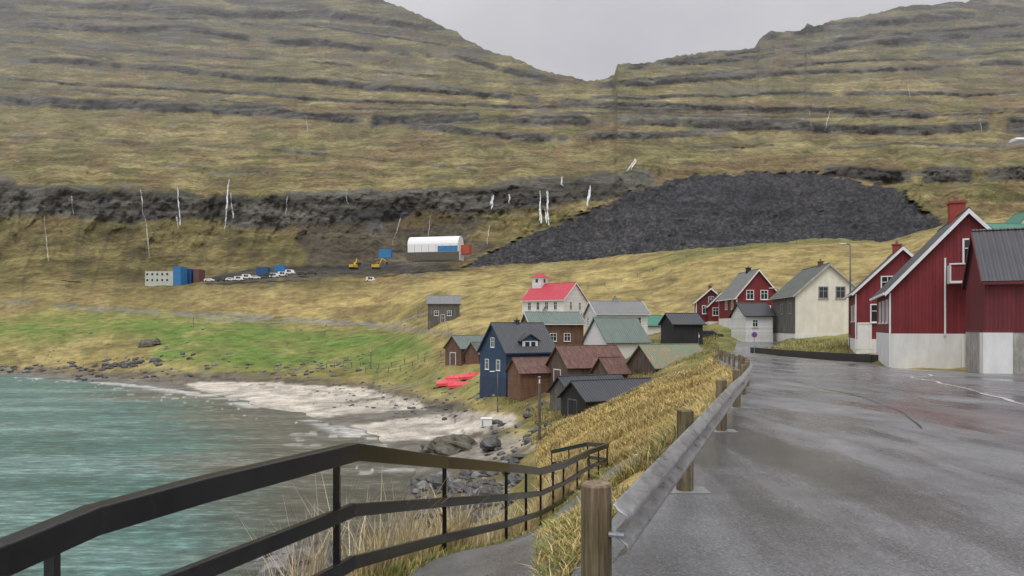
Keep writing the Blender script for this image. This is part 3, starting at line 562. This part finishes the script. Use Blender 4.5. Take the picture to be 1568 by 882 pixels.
house('white_house',914,104,-82,7,7.4,-3,1.9,3.6,WHB,GRROOF,anchor='fr',base=CONC,bh=.6,wins=[('R',1.2,1,.8,1.1),('R',3.6,1,.8,1.1),('R',6,1,.8,1.1),('R',1.2,3.2,.8,1.1),('R',3.6,3.2,.8,1.1),('R',6,3.2,.8,1.1),('F',5,3.2,.8,1.1),('F',2,3.2,.8,1.1)],chim=[(3.6,.5,.5,GREYW)])
house('white_boathouse',930,94,-66,6,6.2,-3.2,-1.9,1.0,WHITE,GRN,anchor='fr',barge=False)
GRF=corrug('green_roof',[(.3,(.04,.18,.12)),(.7,(.06,.24,.16))],.3,.5)
house('green_roof_shed',985,118,-80,5,4,-2,0.2,1.7,WHB,GRF,anchor='fr',barge=False)
house('brown_house',812,113,-80,7,8.4,-4.6,.5,2.2,BRN,GRN,anchor='fr',base=GREYW,bh=.8,wins=[('R',1.4,2.4,.9,1.1),('R',3.6,2.4,.9,1.1),('R',5.8,2.4,.9,1.1),('F',3.5,2.4,.9,1.1)],chim=[(3,.5,.5,GREYW)])
house('blue_house',775,92,-60,7,7.4,-7.2,-3.1,.35,BLUE,DKROOF,anchor='fr',base=boards('blue_base',(.03,.055,.11),.2,.2),bh=.7,trim=boards('blue_trim',(.025,.05,.11),.3,.1),winframe=WHITE,wins=[('F',3.5,4.6,.8,1.1),('F',2,1.7,.8,1.2),('F',5,1.7,.8,1.2),('R',2,1.7,1.0,1.2),('R',5.4,1.7,1.0,1.2)],chim=[(3.6,.5,.4,DKROOF)],dormer=('R',3.8,2.6,1.2,BLUE))
house('brown_boathouse',706,127,-52,5,6,-6.9,-3.7,-1.7,RUSTW,GRN,anchor='fr',barge=False,doors=[('F',2.5,0,1.6,2.3,WBRD)])
house('brown_boathouse',733,124,-48,3.6,4.2,-7.2,-4.5,-2.8,RUSTW,MOSS,anchor='fr',barge=False,wins=[('R',2,1.2,.6,.7)],trim=WHITE)
house('rusty_roof_shed',797,87,-68,4,4.4,-6.9,-5.4,-3.9,BRN,RUST,anchor='fr',barge=False)
house('old_boathouse',870,84,-68,5.5,7.6,-7.3,-4.6,-2.4,WBRD,RUST,anchor='fr',barge=False,doors=[('F',2.7,0,1.7,2.2,RUSTW)])
house('small_shed',932,79,-60,2.8,2.6,-7.0,-4.9,-3.5,WBRD,RUST,anchor='fr',barge=False)
house('old_boathouse',1004,78,-70,6,7.0,-5.8,-4.3,-2.1,WBRD,RUSTG,anchor='fr',barge=False)
house('black_boathouse',898,67,-64,4.6,8.6,-8.8,-6.7,-5.2,BLKB,BLROOF,anchor='fr',barge=False,doors=[('F',2.2,0,1.5,1.9,BLKB)],trim=WGREY)
house('wooden_boathouse',874,72,-64,4.2,7,-9.2,-6.6,-5.1,WGREY,BLROOF,anchor='fr',barge=False)
house('grey_hut',655,172,-86,5,7.4,.6,5.4,7.2,WGREY,GRROOF,anchor='fr',barge=False,wins=[('R',2,2,.9,1),('R',5,2,.9,1),('R',3.5,.2,.8,1.9)],winframe=WHITE)
house('green_roof_house',1532,128,-80,6,8,13,16.2,18.2,WHB,GRF,anchor='fr',barge=False,wins=[('R',2,1,.8,1)])
house('green_roof_house',1556,140,-10,6,8,15,19,22,WHB,GRF,anchor='fl',barge=False)
A=M(); WLL=paint('black_wall',(.035,.035,.035),.6)
for (a,b_) in (((24.4,50),(24.6,76)),((24.4,50),(27.5,47.5))):
    a=np.array(a);b_=np.array(b_)
    for k in range(8):
        p=a+(b_-a)*k/8;q=a+(b_-a)*(k+1)/8; z0=float(roadz(p[1]))+EYE+.2;z1=float(roadz(q[1]))+EYE+.2
        bar(A,(p[0],p[1],z0),(q[0],q[1],z1),.7,.2,WLL)
A.obj('low_wall')
# ---------------------------------------------------------------- depot
def cont(name,px,py_b,d,w,h,l,mat,ang=-10,rows=0):
    x,y,z=X(px,d),d,ZR(py_b,d)+EYE; E=empty(name,(x,y,z),math.radians(ang)); A=M()
    A.box(0,w,0,l,-1.5,h,mat); A.obj('body',E,False,.05); A=M()
    for k in range(int(w/.6)): A.box(.2+k*.6,.3+k*.6,-.05,-.0,.15,h-.15,mat)
    A.box(-.03,w+.03,-.06,0,h-.12,h+.03,mat); A.box(-.03,w+.03,-.06,0,0,.12,mat)
    for r_ in range(rows):
        for k in range(int(w/2.4)): A.box(.7+k*2.4,1.6+k*2.4,-.09,-.05,1+r_*2.7,2+r_*2.7,glassm())
    A.obj('ribs',E)
CB=paint('container_blue',(.04,.2,.45),.5); CG=paint('container_grey',(.55,.57,.5),.5); CDB=paint('container_dark_blue',(.03,.09,.22),.5)
cont('site_cabin',222,434,340,13.5,5.6,6,CG,-5,2); cont('shipping_container',265,432,338,3.6,7.2,6,CB,-5); cont('shipping_container',277,430,345,5,5.6,6,CDB,-5); cont('shipping_container',296,430,344,2.6,5.4,6,paint('container_brown',(.16,.08,.07),.6),-5)
cont('shipping_container',580,390,352,6,2.6,2.6,CB); cont('shipping_container',392,417,348,6,2.4,2.4,CDB); cont('shipping_container',420,414,352,5,2.4,2.4,CB)
x,y,z=X(624,352),352,ZR(386,352)+EYE; E=empty('storage_tent',(x,y,z),math.radians(-12)); A=M(); TW=paint('tent_white',(.82,.83,.84),.5,.04)
pr=[(0,-4),(14,-4),(14,3.4)]+[(7+7*math.cos(t),3.4+4.2*math.sin(t)) for t in np.linspace(.1,math.pi-.1,9)]+[(0,3.4)]
pr=[(p[0]*.7,p[1]) for p in pr]
A.extr(pr,'x',0,25,TW); A.obj('cover',E)
A=M()
for k in range(8): A.box(k*3.5,k*3.5+.12,-.06,-.0,-4,3.3,GREYW)
A.box(-.3,25.5,-.4,-.05,-4,-.2,paint('retaining_wood',(.11,.10,.08)))
A.box(15,24.8,-.12,-.02,0,2.6,CB)
A.obj('frame',E)
cont('orange_container',700,384,352,6,2.6,4,paint('container_red',(.45,.09,.05),.5),-15)
def car(px,d,py,mat,ang,van=False):
    E=empty('parked_van' if van else 'parked_car',(X(px,d),d,ZR(py,d)+EYE),math.radians(ang)); A=M(); h=2.1 if van else 1.45
    pr=[(0,.35),(4.4,.35),(4.4,.9),(4.2,1.0),(3.5,1.02) if not van else (4.0,1.1),(2.9,h) if not van else (3.4,h),(.9,h) if not van else (.1,h),(.1,1.0),(0,.9)]
    A.poly([(p[0],0,p[1]) for p in pr]+[(p[0],1.75,p[1]) for p in pr],[tuple(range(9)),tuple(range(17,8,-1))]+[(i,i+9,(i+1)%9+9,(i+1)%9) for i in range(9)],mat); A.obj('body',E,False,.06)
    A=M(); A.box(1.0,2.0,-.02,0,1.0,h-.15,glassm()); A.box(2.1,2.95,-.02,0,1.0,h-.25,glassm())
    A.box(1.0,2.0,1.75,1.77,1.0,h-.15,glassm()); A.obj('glass',E)
    A=M()
    for wx in (.85,3.5):
        for wy in (-.03,1.58): A.cyl((wx,wy,.33),(wx,wy+.2,.33),.33,.33,paint('tyre',(.02,.02,.02)),12)
    A.obj('wheels',E)
CWH=paint('car_white',(.8,.8,.8),.3,.03); CDK=paint('car_dark',(.05,.055,.06),.3,.03); CRD=paint('car_red',(.4,.02,.02),.3,.03)
for (px,py,mt_,an,van) in ((312,428,CWH,5,0),(330,428,CDK,0,0),(345,427,CWH,8,0),(358,427,CWH,-5,1),(370,424,CWH,0,1),(383,424,CWH,10,0),(404,420,CDK,0,0),(412,422,CWH,5,1),(425,420,CWH,10,1),(436,417,CWH,-10,1),(560,428,CWH,5,1),(455,418,CDK,0,0),(470,417,CDK,5,0)):
    car(px,338,py+3,mt_,an,van)
car(1018,98,530,CRD,-20); car(1060,96,523,CDK,10)
def digger(px,d,py,ang):
    YL=paint('digger_yellow',(.6,.42,.04),.5); DK=paint('tyre',(.02,.02,.02))
    E=empty('excavator',(X(px,d),d,ZR(py,d)+EYE),math.radians(ang)); A=M()
    for yy in (0,2): A.box(-.2,4,yy,yy+.6,0,.9,DK)
    A.obj('tracks',E,False,.2); A=M(); A.box(-.4,3.2,.1,2.5,1,2.2,YL); A.box(1.8,3.2,.1,1.3,2.2,3.4,YL); A.box(1.9,3.22,.08,1.2,2.5,3.2,glassm()); A.obj('cab',E,False,.05)
    A=M(); A.cyl((3,1.3,1.8),(4.6,1.3,5.2),.3,.25,YL,6); A.cyl((4.6,1.3,5.2),(6.8,1.3,3.6),.22,.18,YL,6); A.box(6.3,7.3,.8,1.8,2.4,3.6,DK); A.obj('arm',E)
digger(542,346,412,70); digger(570,346,412,10)
# ---------------------------------------------------------------- posts, lamps, fences
DSTEEL=paint('dark_steel',(.10,.10,.105),.5,.15)
def lamp(px,d,h,arm=1.2,ang=180,zb=None,name='street_lamp',mat=None,k=1.0):
    mat=mat or GALV
    x,y=X(px,d),d; z=gz(x,y) if zb is None else zb; a=math.radians(ang); E=empty(name,(x,y,z)); A=M()
    A.cyl((0,0,-.3),(0,0,1.2),.09*k,.085*k,mat,10); A.cyl((0,0,1.2),(0,0,h),.07*k,.05*k,mat,10); A.cyl((0,0,h),(arm*math.cos(a),arm*math.sin(a),h+.15),.035*k,.03*k,mat,8); A.obj('pole',E,True)
    A=M(); c,s=math.cos(a),math.sin(a)
    def tf(p): return (p[0]*c-p[1]*s,p[0]*s+p[1]*c,p[2])
    A.extr([(-.13,0),(.13,0),(.16,.04),(.08,.08),(-.08,.08),(-.16,.04)],'x',arm-.1,arm+.45,WHITE,lambda p:tf((p[0],p[1],p[2]+h+.09))); A.obj('lamp_head',E,False,.02)
lamp(1302,66,9.2,.5,180,mat=DSTEEL,k=1.15); lamp(1190,95,6,.6,180,mat=DSTEEL); lamp(762,86,4.6,.5,200,mat=DSTEEL)
lamp(1650,16,5.5,.95,180,zb=EYE-1.6)
def pole(px,d,h,r=.1,name='wooden_pole'):
    x,y=X(px,d),d; A=M(); z=gz(x,y); A.cyl((x,y,z-.5),(x,y,z+h),r,r*.85,WGREY,10); A.box(x-.05,x+.05,y-.14,y-.1,z+h-.5,z+h-.2,WHITE); A.cyl((x,y,z+h),(x,y,z+h+.03),r*1.1,r*.9,GALV,10); A.obj(name)
pole(826,58,5.0,.12); pole(1070,84,2,.06); pole(568,150,4); pole(296,245,4); pole(640,215,4)
def sign(px,d,h,colr_,name='traffic_sign'):
    x,y=X(px,d),d;z=gz(x,y); E=empty(name,(x,y,z)); A=M(); A.cyl((0,0,-.2),(0,0,h),.03,.03,GALV,8); A.cyl((0,-.05,h-.3),(0,-.03,h-.3),.3,.3,colr_,20); A.cyl((0,-.06,h-.3),(0,-.052,h-.3),.22,.22,paint('sign_blue',(.04,.1,.4)),20); A.obj('sign',E)
sign(1155,74,2.2,paint('sign_red',(.5,.05,.08)))
def railfence(name,pts,h,step,mat,rails,pw=.06):
    A=M(); P_=[]
    for a,b_ in zip(pts[:-1],pts[1:]):
        a=np.array(a,float);b_=np.array(b_,float);n=max(1,int(np.linalg.norm(b_-a)/step)); P_+=[a+(b_-a)*k/n for k in range(n)]
    P_.append(np.array(pts[-1],float)); Q=[(p[0],p[1],gz(p[0],p[1])) for p in P_]
    for q in Q: A.box(q[0]-pw,q[0]+pw,q[1]-pw,q[1]+pw,q[2]-.4,q[2]+h,mat)
    for hh,rh in rails:
        for a,b_ in zip(Q[:-1],Q[1:]): bar(A,(a[0],a[1]-pw-.02,a[2]+hh),(b_[0],b_[1]-pw-.02,b_[2]+hh),rh,.03,mat)
    A.obj(name)
PR=paint('pale_rail',(.36,.36,.34))
railfence('roadside_guard_rail',[(X(310,266),266),(X(430,258),258),(X(560,240),240),(X(690,205),205)],.85,4,PR,[(.6,.34)],.12)
railfence('pasture_fence',[(X(560,147),147),(X(650,140),140),(X(700,140),140)],1.1,2.5,WGREY,[(.4,.06),(.9,.06)])
railfence('wooden_fence',[(X(500,162),162),(X(580,150),150),(X(640,146),146)],1.0,3,WGREY,[(.9,.06)])
railfence('garden_fence',[(X(585,125),125),(X(640,122),122),(X(668,124),124)],1.0,2,PR,[(.4,.06),(.8,.06)])
railfence('hill_fence',[(X(900,215),215),(X(1000,225),225),(X(1100,235),235),(X(1220,240),240)],1.2,5,WGREY,[(1.0,.05)],.07)
PP=paint('pale_pipe',(.42,.43,.44)); A=M(); px_,d_=974,13.5; x,y=X(px_,d_),d_; A.cyl((x,y,gz(x,y)-.1),(x,y,gz(x,y)+.55),.035,.035,PP,12); A.cyl((x,y,gz(x,y)+.55),(x,y,gz(x,y)+.6),.045,.035,PP,12); A.obj('marker_post')
# ---------------------------------------------------------------- rocks
def rockmesh(A,x,y,z,s,mat,sq=.65,n1=9,n2=6):
    ph=random.random()*50; P_=[]
    sx_,sy_,sz_=s*random.uniform(.8,1.3),s*random.uniform(.7,1.1),s*sq*random.uniform(.7,1.2); rot=random.random()*6
    for j in range(n2+1):
        th=math.pi*j/n2
        for i in range(n1):
            a=2*math.pi*i/n1; dx,dy,dz=math.sin(th)*math.cos(a),math.sin(th)*math.sin(a),math.cos(th)
            k=.55+.5*float(vn(np.array(dx*1.3+ph),np.array(dy*1.3+dz*1.3+ph)))+.4*float(vn(np.array(dx*3+ph),np.array(dy*3+dz*2.5+ph)))
            if n1>12: k+=.2*float(vn(np.array(dx*7+ph),np.array(dy*7+dz*6+ph)))
            if j in (0,n2): k=.9
            X_,Y_=dx*sx_*k,dy*sy_*k; P_.append((x+X_*math.cos(rot)-Y_*math.sin(rot),y+X_*math.sin(rot)+Y_*math.cos(rot),z+dz*sz_*k))
    A.poly(P_,[(j*n1+i,j*n1+(i+1)%n1,(j+1)*n1+(i+1)%n1,(j+1)*n1+i) for j in range(n2) for i in range(n1)],mat)
RK=paint('shore_rock',(.06,.058,.056),.5,.5,1.5,0,.05); RK2=paint('shore_rock_grey',(.16,.155,.148),.65,.4,1.5,0,.05); RK3=paint('boulder_moss',(.10,.09,.065),.8,.6,1.6,0,.25)
A=M()
def scat(n,p0,p1,d0,d1,s0,s1,mats=None):
    for _ in range(n):
        px=random.uniform(p0,p1); d=random.uniform(d0,d1)
        x,y=X(px,d),d; z=gz(x,y); s=s0+(s1-s0)*random.random()**2.2
        if z<-.3: z=-.1
        rockmesh(A,x,y,z+s*.1,s,random.choice(mats or [RK,RK,RK2]))
scat(120,635,800,44,58,.2,.75); scat(80,650,790,38,46,.15,.6); scat(90,385,520,33,41,.25,.95); scat(20,500,640,36,44,.15,.4)
scat(90,100,560,162,178,.2,.8); scat(90,-60,300,184,195,.3,1.0); scat(100,600,780,92,112,.12,.4); scat(60,740,840,60,82,.15,.6); scat(40,400,560,150,168,.2,.7); scat(90,480,700,105,140,.1,.35); scat(26,120,245,180,186,.7,1.6,[RK])
A.obj('shore_rocks')
A=M(); rockmesh(A,X(692,70),70,.5,2.5,RK3,.42,30,18); rockmesh(A,X(664,70),70.5,.3,1.3,RK3,.5,24,14); rockmesh(A,X(718,72),71,.4,1.1,RK3,.6,24,14); A.obj('boulder')
A=M(); rockmesh(A,X(750,66),66,1.45,.75,RK,.9,20,12); A.obj('boulder')
A=M(); rockmesh(A,X(232,215),215,gz(X(232,215),215)+.5,2.4,RK3,.8); rockmesh(A,X(225,213),213,gz(X(225,213),213),2,RK3,.8); A.obj('field_boulder')
A=M()
for _ in range(60):
    px=random.uniform(20,640);d=random.uniform(180,250);x,y=X(px,d),d; rockmesh(A,x,y,gz(x,y)+.1,random.uniform(.2,.5),RK2)
A.obj('field_stones')
A=M(); RT=paint('red_tarp',(.6,.04,.055),.4,.25,2)
for (px,d,l,w,an) in ((668,116,4.2,1.5,.2),(686,113,4.0,1.4,-.1),(703,116,4.2,1.5,.25),(682,119,3.6,1.3,0)):
    x0,y0=X(px,d),d;z0=gz(x0,y0)+.15; n=9;c,s=math.cos(an),math.sin(an);P_=[]
    for i in range(n):
        t=i/(n-1); ww=w*math.sin(math.pi*(.12+.76*t))**.7
        for (u,hh) in ((-.5,.15),(-.42,.6),(0,1.1+.15*random.random()),(.42,.6),(.5,.15)):
            lx=(t-.5)*l;ly=u*ww;P_.append((x0+l/2+lx*c-ly*s,y0+lx*s+ly*c,z0+hh*(.75+.25*math.sin(math.pi*t))))
    A.poly(P_,[(i*5+k,i*5+k+1,(i+1)*5+k+1,(i+1)*5+k) for i in range(n-1) for k in range(4)]+[(0,1,2,3,4),(n*5-1,n*5-2,n*5-3,n*5-4,n*5-5)],RT)
A.obj('covered_boats')
A=M(); x,y=X(745,80),80; z=gz(x,y); A.box(x-.6,x+.6,y-.5,y+.5,z,z+.8,WHITE); A.box(x-.65,x+.65,y-.55,y+.55,z+.8,z+.9,WHITE); A.box(x-.5,x-.35,y-.56,y-.5,z+.1,z+.7,GREYW); A.obj('fish_tub',bevel=.06)
# ---------------------------------------------------------------- waterfalls (thin threads running just off the rock face)
m,nt,b=newmat('falling_water'); n=noise_node(nt,.9,5,objvec(nt,(3,3,.3)),.7); r=ramp(nt,n.outputs[0],[(.35,(.38,.39,.40)),(.6,(.82,.83,.85))]); nt.links.new(r.outputs[0],b.inputs['Base Color']); b.inputs['Roughness'].default_value=.5; WF=m
Yf=Y[len(DN):len(DN)+NV-1]; Dd=D[len(DN):len(DN)+NV-1]
def fardep(px,py):
    j=int(np.argmin(abs(PXC-px))); i=int(np.argmin(abs(Yf[:,j]-py))); return float(Dd[max(0,i-3):i+4,max(0,j-2):j+3].min())
def fall(px,y0,y1,w,drift=0):
    A=M(); ns_=2 if w<1.2 else 6
    for strand in range(ns_):
        ph=random.random()*99; o=random.uniform(-1,1)*w*.8; L_=random.uniform(.3,.65) if strand else 1; a0=random.uniform(0,1-L_); a1=a0+L_
        N=max(8,int((y1-y0)*L_/1.1)); pp=[];dd=[]
        for i in range(N+1):
            t=a0+(a1-a0)*i/N; py=y0+(y1-y0)*t; p=px+o*(.6+.8*t)+drift*t+2.4*(float(vn(np.array(px+t*4),np.array(7.7)))-.5)+1.2*(float(vn(np.array(ph+t*9),np.array(ph)))-.5)
            pp.append((p,py)); dd.append(fardep(p,py))
        dd=[min(dd[max(0,i-2):i+3])-1.6 for i in range(N+1)]; dd=np.convolve(np.pad(dd,2,mode='edge'),np.ones(5)/5,'valid'); vs=[]
        for i,(p,py) in enumerate(pp):
            d=dd[i]; ww=min(w,2.2)*.34*(.15+1.2*float(vn(np.array(ph+i*.7),np.array(3.3)))); wm=ww/F*d/2*1.6; x=X(p,d); z=EYE+ZR(py,d); vs+=[(x-wm,d,z),(x+wm,d,z)]
        A.poly(vs,[(2*i,2*i+1,2*i+3,2*i+2) for i in range(N)],WF)
    A.obj('waterfall')
for a in ((827,292,342,2.0,1),(838,292,322,1.8,0),(836,314,345,3.0,2),(904,284,318,3.0,-6),(755,298,320,2.2,-4),(780,297,312,1.6,0),(350,274,352,1.3,-7),(354,295,335,1,3),(272,285,345,1.2,4),(216,290,330,1.1,3),(222,330,395,.7,8),(270,330,350,1,4),(975,243,262,3.2,-12),(750,345,375,.8,-4),(860,270,285,1.4,0),(68,330,400,.6,6),(615,330,375,.6,-15),(660,330,375,.7,-5),(468,176,200,.7,3),(1270,170,200,.8,-6),(1240,170,195,.6,3),(1500,180,200,.7,3),(530,290,312,.8,2),(1390,120,150,.6,3),(110,300,330,.7,2),(440,300,330,.7,-2)): fall(*a)
# ---------------------------------------------------------------- grass
GM,nt,b=newmat('dry_grass'); at=nt.nodes.new('ShaderNodeAttribute'); at.attribute_name='Col'; nt.links.new(at.outputs['Color'],b.inputs['Base Color']); b.inputs['Roughness'].default_value=.7
def blades(name,xs,ys_,hs,ws,cols_,lean=.35,sd=.9):
    n=len(xs); zz=gzv(xs,ys_)-.02
    a=rng.random(n)*2*math.pi; la=rng.normal(.3,sd,n); ln=hs*(lean*(.3+1.2*rng.random(n))); cx_,cy_=np.cos(la)*ln,np.sin(la)*ln
    wx,wy=np.cos(a*.3)*ws/2,np.sin(a*.3)*ws/2
    V=np.zeros((n,5,3)); 
    V[:,0]=np.stack([xs-wx,ys_-wy,zz],-1);V[:,1]=np.stack([xs+wx,ys_+wy,zz],-1)
    V[:,2]=np.stack([xs+wx*.8+cx_*.35,ys_+wy*.8+cy_*.35,zz+hs*.55],-1);V[:,3]=np.stack([xs-wx*.8+cx_*.35,ys_-wy*.8+cy_*.35,zz+hs*.55],-1)
    V[:,4]=np.stack([xs+cx_,ys_+cy_,zz+hs*(1-lean*.3)],-1)
    me=bpy.data.meshes.new(name); me.vertices.add(n*5); me.vertices.foreach_set('co',V.astype(np.float32).ravel())
    o=(np.arange(n)*5)[:,None]; L=np.concatenate([o+np.array([[0,1,2,3]]),o+np.array([[3,2,4]])],1).ravel()
    me.loops.add(n*7); me.loops.foreach_set('vertex_index',L.astype(np.int32))
    ls=(np.arange(n)*7)[:,None]+np.array([[0,4]]); me.polygons.add(2*n); me.polygons.foreach_set('loop_start',ls.ravel().astype(np.int32)); me.polygons.foreach_set('loop_total',np.tile([4,3],n).astype(np.int32)); me.update(calc_edges=True)
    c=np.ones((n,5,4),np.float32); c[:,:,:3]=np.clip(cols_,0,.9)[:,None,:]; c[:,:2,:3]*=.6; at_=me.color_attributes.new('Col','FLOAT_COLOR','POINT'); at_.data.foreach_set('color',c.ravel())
    me.materials.append(GM); ob=bpy.data.objects.new(name,me); C.objects.link(ob)
def pal(n,ps):
    ps=np.array(ps); k=rng.integers(0,len(ps),n); return ps[k]*(.7+.6*rng.random((n,1)))
n=180000; px=rng.uniform(820,1135,n); d=np.exp(rng.uniform(math.log(4.6),math.log(64),n)); x=X(px,d)
fx=np.array([p[0] for p in fp[4:13]]); fy=np.array([p[1] for p in fp[4:13]])
pathd=x-np.interp(d,fy,fx)
cl=fbm(x*.8,d*.8,3)
k=(x<xl(d)-.02)&~((pathd<1.2)&(d<22))&(cl>.25+.2*rng.random(n)); x=x[k];d=d[k]; n=len(x)
cc=pal(n,[(.54,.40,.15),(.62,.48,.21),(.42,.30,.11),(.32,.25,.09)]); g_=(rng.random(n)<np.where(d<12,.5,.12)); cc[g_]=pal(int(g_.sum()),[(.17,.20,.05),(.24,.24,.065)])
cc=cc*(.5+1.05*fbm(x*.35,d*.35,3))[:,None]
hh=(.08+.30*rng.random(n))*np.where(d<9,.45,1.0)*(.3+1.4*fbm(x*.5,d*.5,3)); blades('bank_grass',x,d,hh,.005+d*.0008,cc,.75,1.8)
def along(n,i0,i1,o0,o1):
    t=rng.random(n)*(i1-i0)+i0; k=np.minimum(t.astype(int),len(fp)-2); f=(t-k)[:,None]; a=np.array(fp)
    p=a[k]*(1-f)+a[k+1]*f; tt=a[k+1]-a[k]; tt=tt[:,:2]/np.linalg.norm(tt[:,:2],axis=1)[:,None]; nn=np.stack([-tt[:,1],tt[:,0]],-1)
    q=p[:,:2]+nn*rng.uniform(o0,o1,(n,1)); return q[:,0],q[:,1]
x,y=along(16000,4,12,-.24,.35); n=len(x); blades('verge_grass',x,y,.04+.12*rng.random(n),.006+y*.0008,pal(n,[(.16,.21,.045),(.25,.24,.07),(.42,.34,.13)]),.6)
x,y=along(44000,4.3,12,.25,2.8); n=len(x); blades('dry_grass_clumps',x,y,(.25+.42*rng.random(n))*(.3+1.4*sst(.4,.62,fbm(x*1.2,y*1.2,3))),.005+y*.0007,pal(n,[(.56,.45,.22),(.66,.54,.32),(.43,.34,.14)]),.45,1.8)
x,y=along(1700,4.8,9.6,.2,1.5); k=fbm(x*1.5+7,y*1.5,2)>.42; x=x[k];y=y[k]; n=len(x); blades('tall_grass_stalks',x,y,.65+.5*rng.random(n),.005+y*.0007,pal(n,[(.76,.64,.46),(.64,.53,.35)]),.3,1.5)
x,y=along(34,3.3,4.3,.2,.6); n=len(x); blades('tall_grass_stalks',x,y,.5+.4*rng.random(n),np.full(n,.006),pal(n,[(.7,.6,.45)]),.35,1.5)
n=30000; px=rng.uniform(760,1100,n); d=rng.uniform(58,110,n); x=X(px,d); zc=gzv(x,d); k=(zc>2.6)&(fbm(x*.3,d*.3,3)>.45); x=x[k];d=d[k];n=len(x)
blades('meadow_grass',x,d,.15+.3*rng.random(n),np.full(n,.07),pal(n,[(.44,.33,.13),(.18,.19,.06),(.30,.24,.10)]),.6,1.8)
n=9000; px=rng.uniform(1150,1340,n); d=rng.uniform(50,84,n); x=X(px,d); k=(x>25)&(x<33)&(px<1300); x=x[k];d=d[k];n=len(x)
blades('roadside_grass',x,d,.15+.35*rng.random(n),np.full(n,.05),pal(n,[(.42,.33,.14),(.18,.21,.06),(.36,.28,.11)]),.6,1.8)
n=5000; x=rng.uniform(23.2,36,n); d=rng.uniform(33.8,36.5,n); blades('yard_grass',x,d,.12+.3*rng.random(n),np.full(n,.03),pal(n,[(.42,.33,.14),(.18,.21,.06),(.36,.28,.11)]),.6,1.8)
# ================================================================= light, sky, haze
sc_=bpy.context.scene
w=bpy.data.worlds.new('World'); sc_.world=w; w.use_nodes=True; nt=w.node_tree; bg=nt.nodes['Background']
EL,AZ=66,190
sk=nt.nodes.new('ShaderNodeTexSky'); sk.sky_type='NISHITA'; sk.sun_disc=False; sk.sun_elevation=math.radians(EL); sk.sun_rotation=math.radians(AZ); sk.air_density=1; sk.dust_density=3
hs=nt.nodes.new('ShaderNodeHueSaturation'); hs.inputs['Saturation'].default_value=.10; nt.links.new(sk.outputs[0],hs.inputs['Color'])
tc=nt.nodes.new('ShaderNodeTexCoord'); mp=nt.nodes.new('ShaderNodeMapping'); mp.inputs['Scale'].default_value=(1,1,2.2); nt.links.new(tc.outputs['Generated'],mp.inputs[0])
n=noise_node(nt,3.2,7,mp.outputs[0],.55); r=ramp(nt,n.outputs[0],[(.32,(4.9,4.95,5.35)),(.5,(5.9,5.9,6.2)),(.68,(6.9,6.9,7.1))])
sp=nt.nodes.new('ShaderNodeSeparateXYZ'); nt.links.new(tc.outputs['Generated'],sp.inputs[0]); zr_=ramp(nt,sp.outputs[2],[(.3,(.74,.74,.76)),(.5,(.88,)*3),(.75,(1.5,)*3),(1,(1.8,)*3)])
c=mixc(nt,'MIX',.9,hs.outputs[0],mixc(nt,'MULTIPLY',1.0,r.outputs[0],zr_.outputs[0])); nt.links.new(c,bg.inputs[0]); bg.inputs[1].default_value=.15
sl=bpy.data.lights.new('sun','SUN'); sl.energy=1.35; sl.angle=math.radians(25); sl.color=(1,.97,.93); so=bpy.data.objects.new('sun',sl); C.objects.link(so)
el,az=math.radians(EL),math.radians(AZ)
so.rotation_euler=mathutils.Vector((math.sin(az)*math.cos(el),math.cos(az)*math.cos(el),math.sin(el))).to_track_quat('Z','Y').to_euler(); so.location=(0,-20,60)
A=M(); hm=bpy.data.materials.new('mist'); hm.use_nodes=True; nt=hm.node_tree; nt.nodes.clear(); out=nt.nodes.new('ShaderNodeOutputMaterial'); vs_=nt.nodes.new('ShaderNodeVolumeScatter'); vs_.inputs['Density'].default_value=.00030; vs_.inputs['Color'].default_value=(.98,.985,1,1); nt.links.new(vs_.outputs[0],out.inputs['Volume'])
A.box(-2600,2600,420,2600,-20,1500,hm); A.obj('mist')
cam=bpy.data.cameras.new('camera'); co=bpy.data.objects.new('camera',cam); C.objects.link(co); co.location=(0,0,EYE); co.rotation_euler=(math.radians(90),0,0)
cam.sensor_width=36; cam.lens=36*F/1568; cam.shift_y=(HZ-441)/1568; cam.clip_start=.05; cam.clip_end=8000
sc_.camera=co
sc_.view_settings.view_transform='Standard'; sc_.view_settings.look='None'; sc_.view_settings.exposure=0
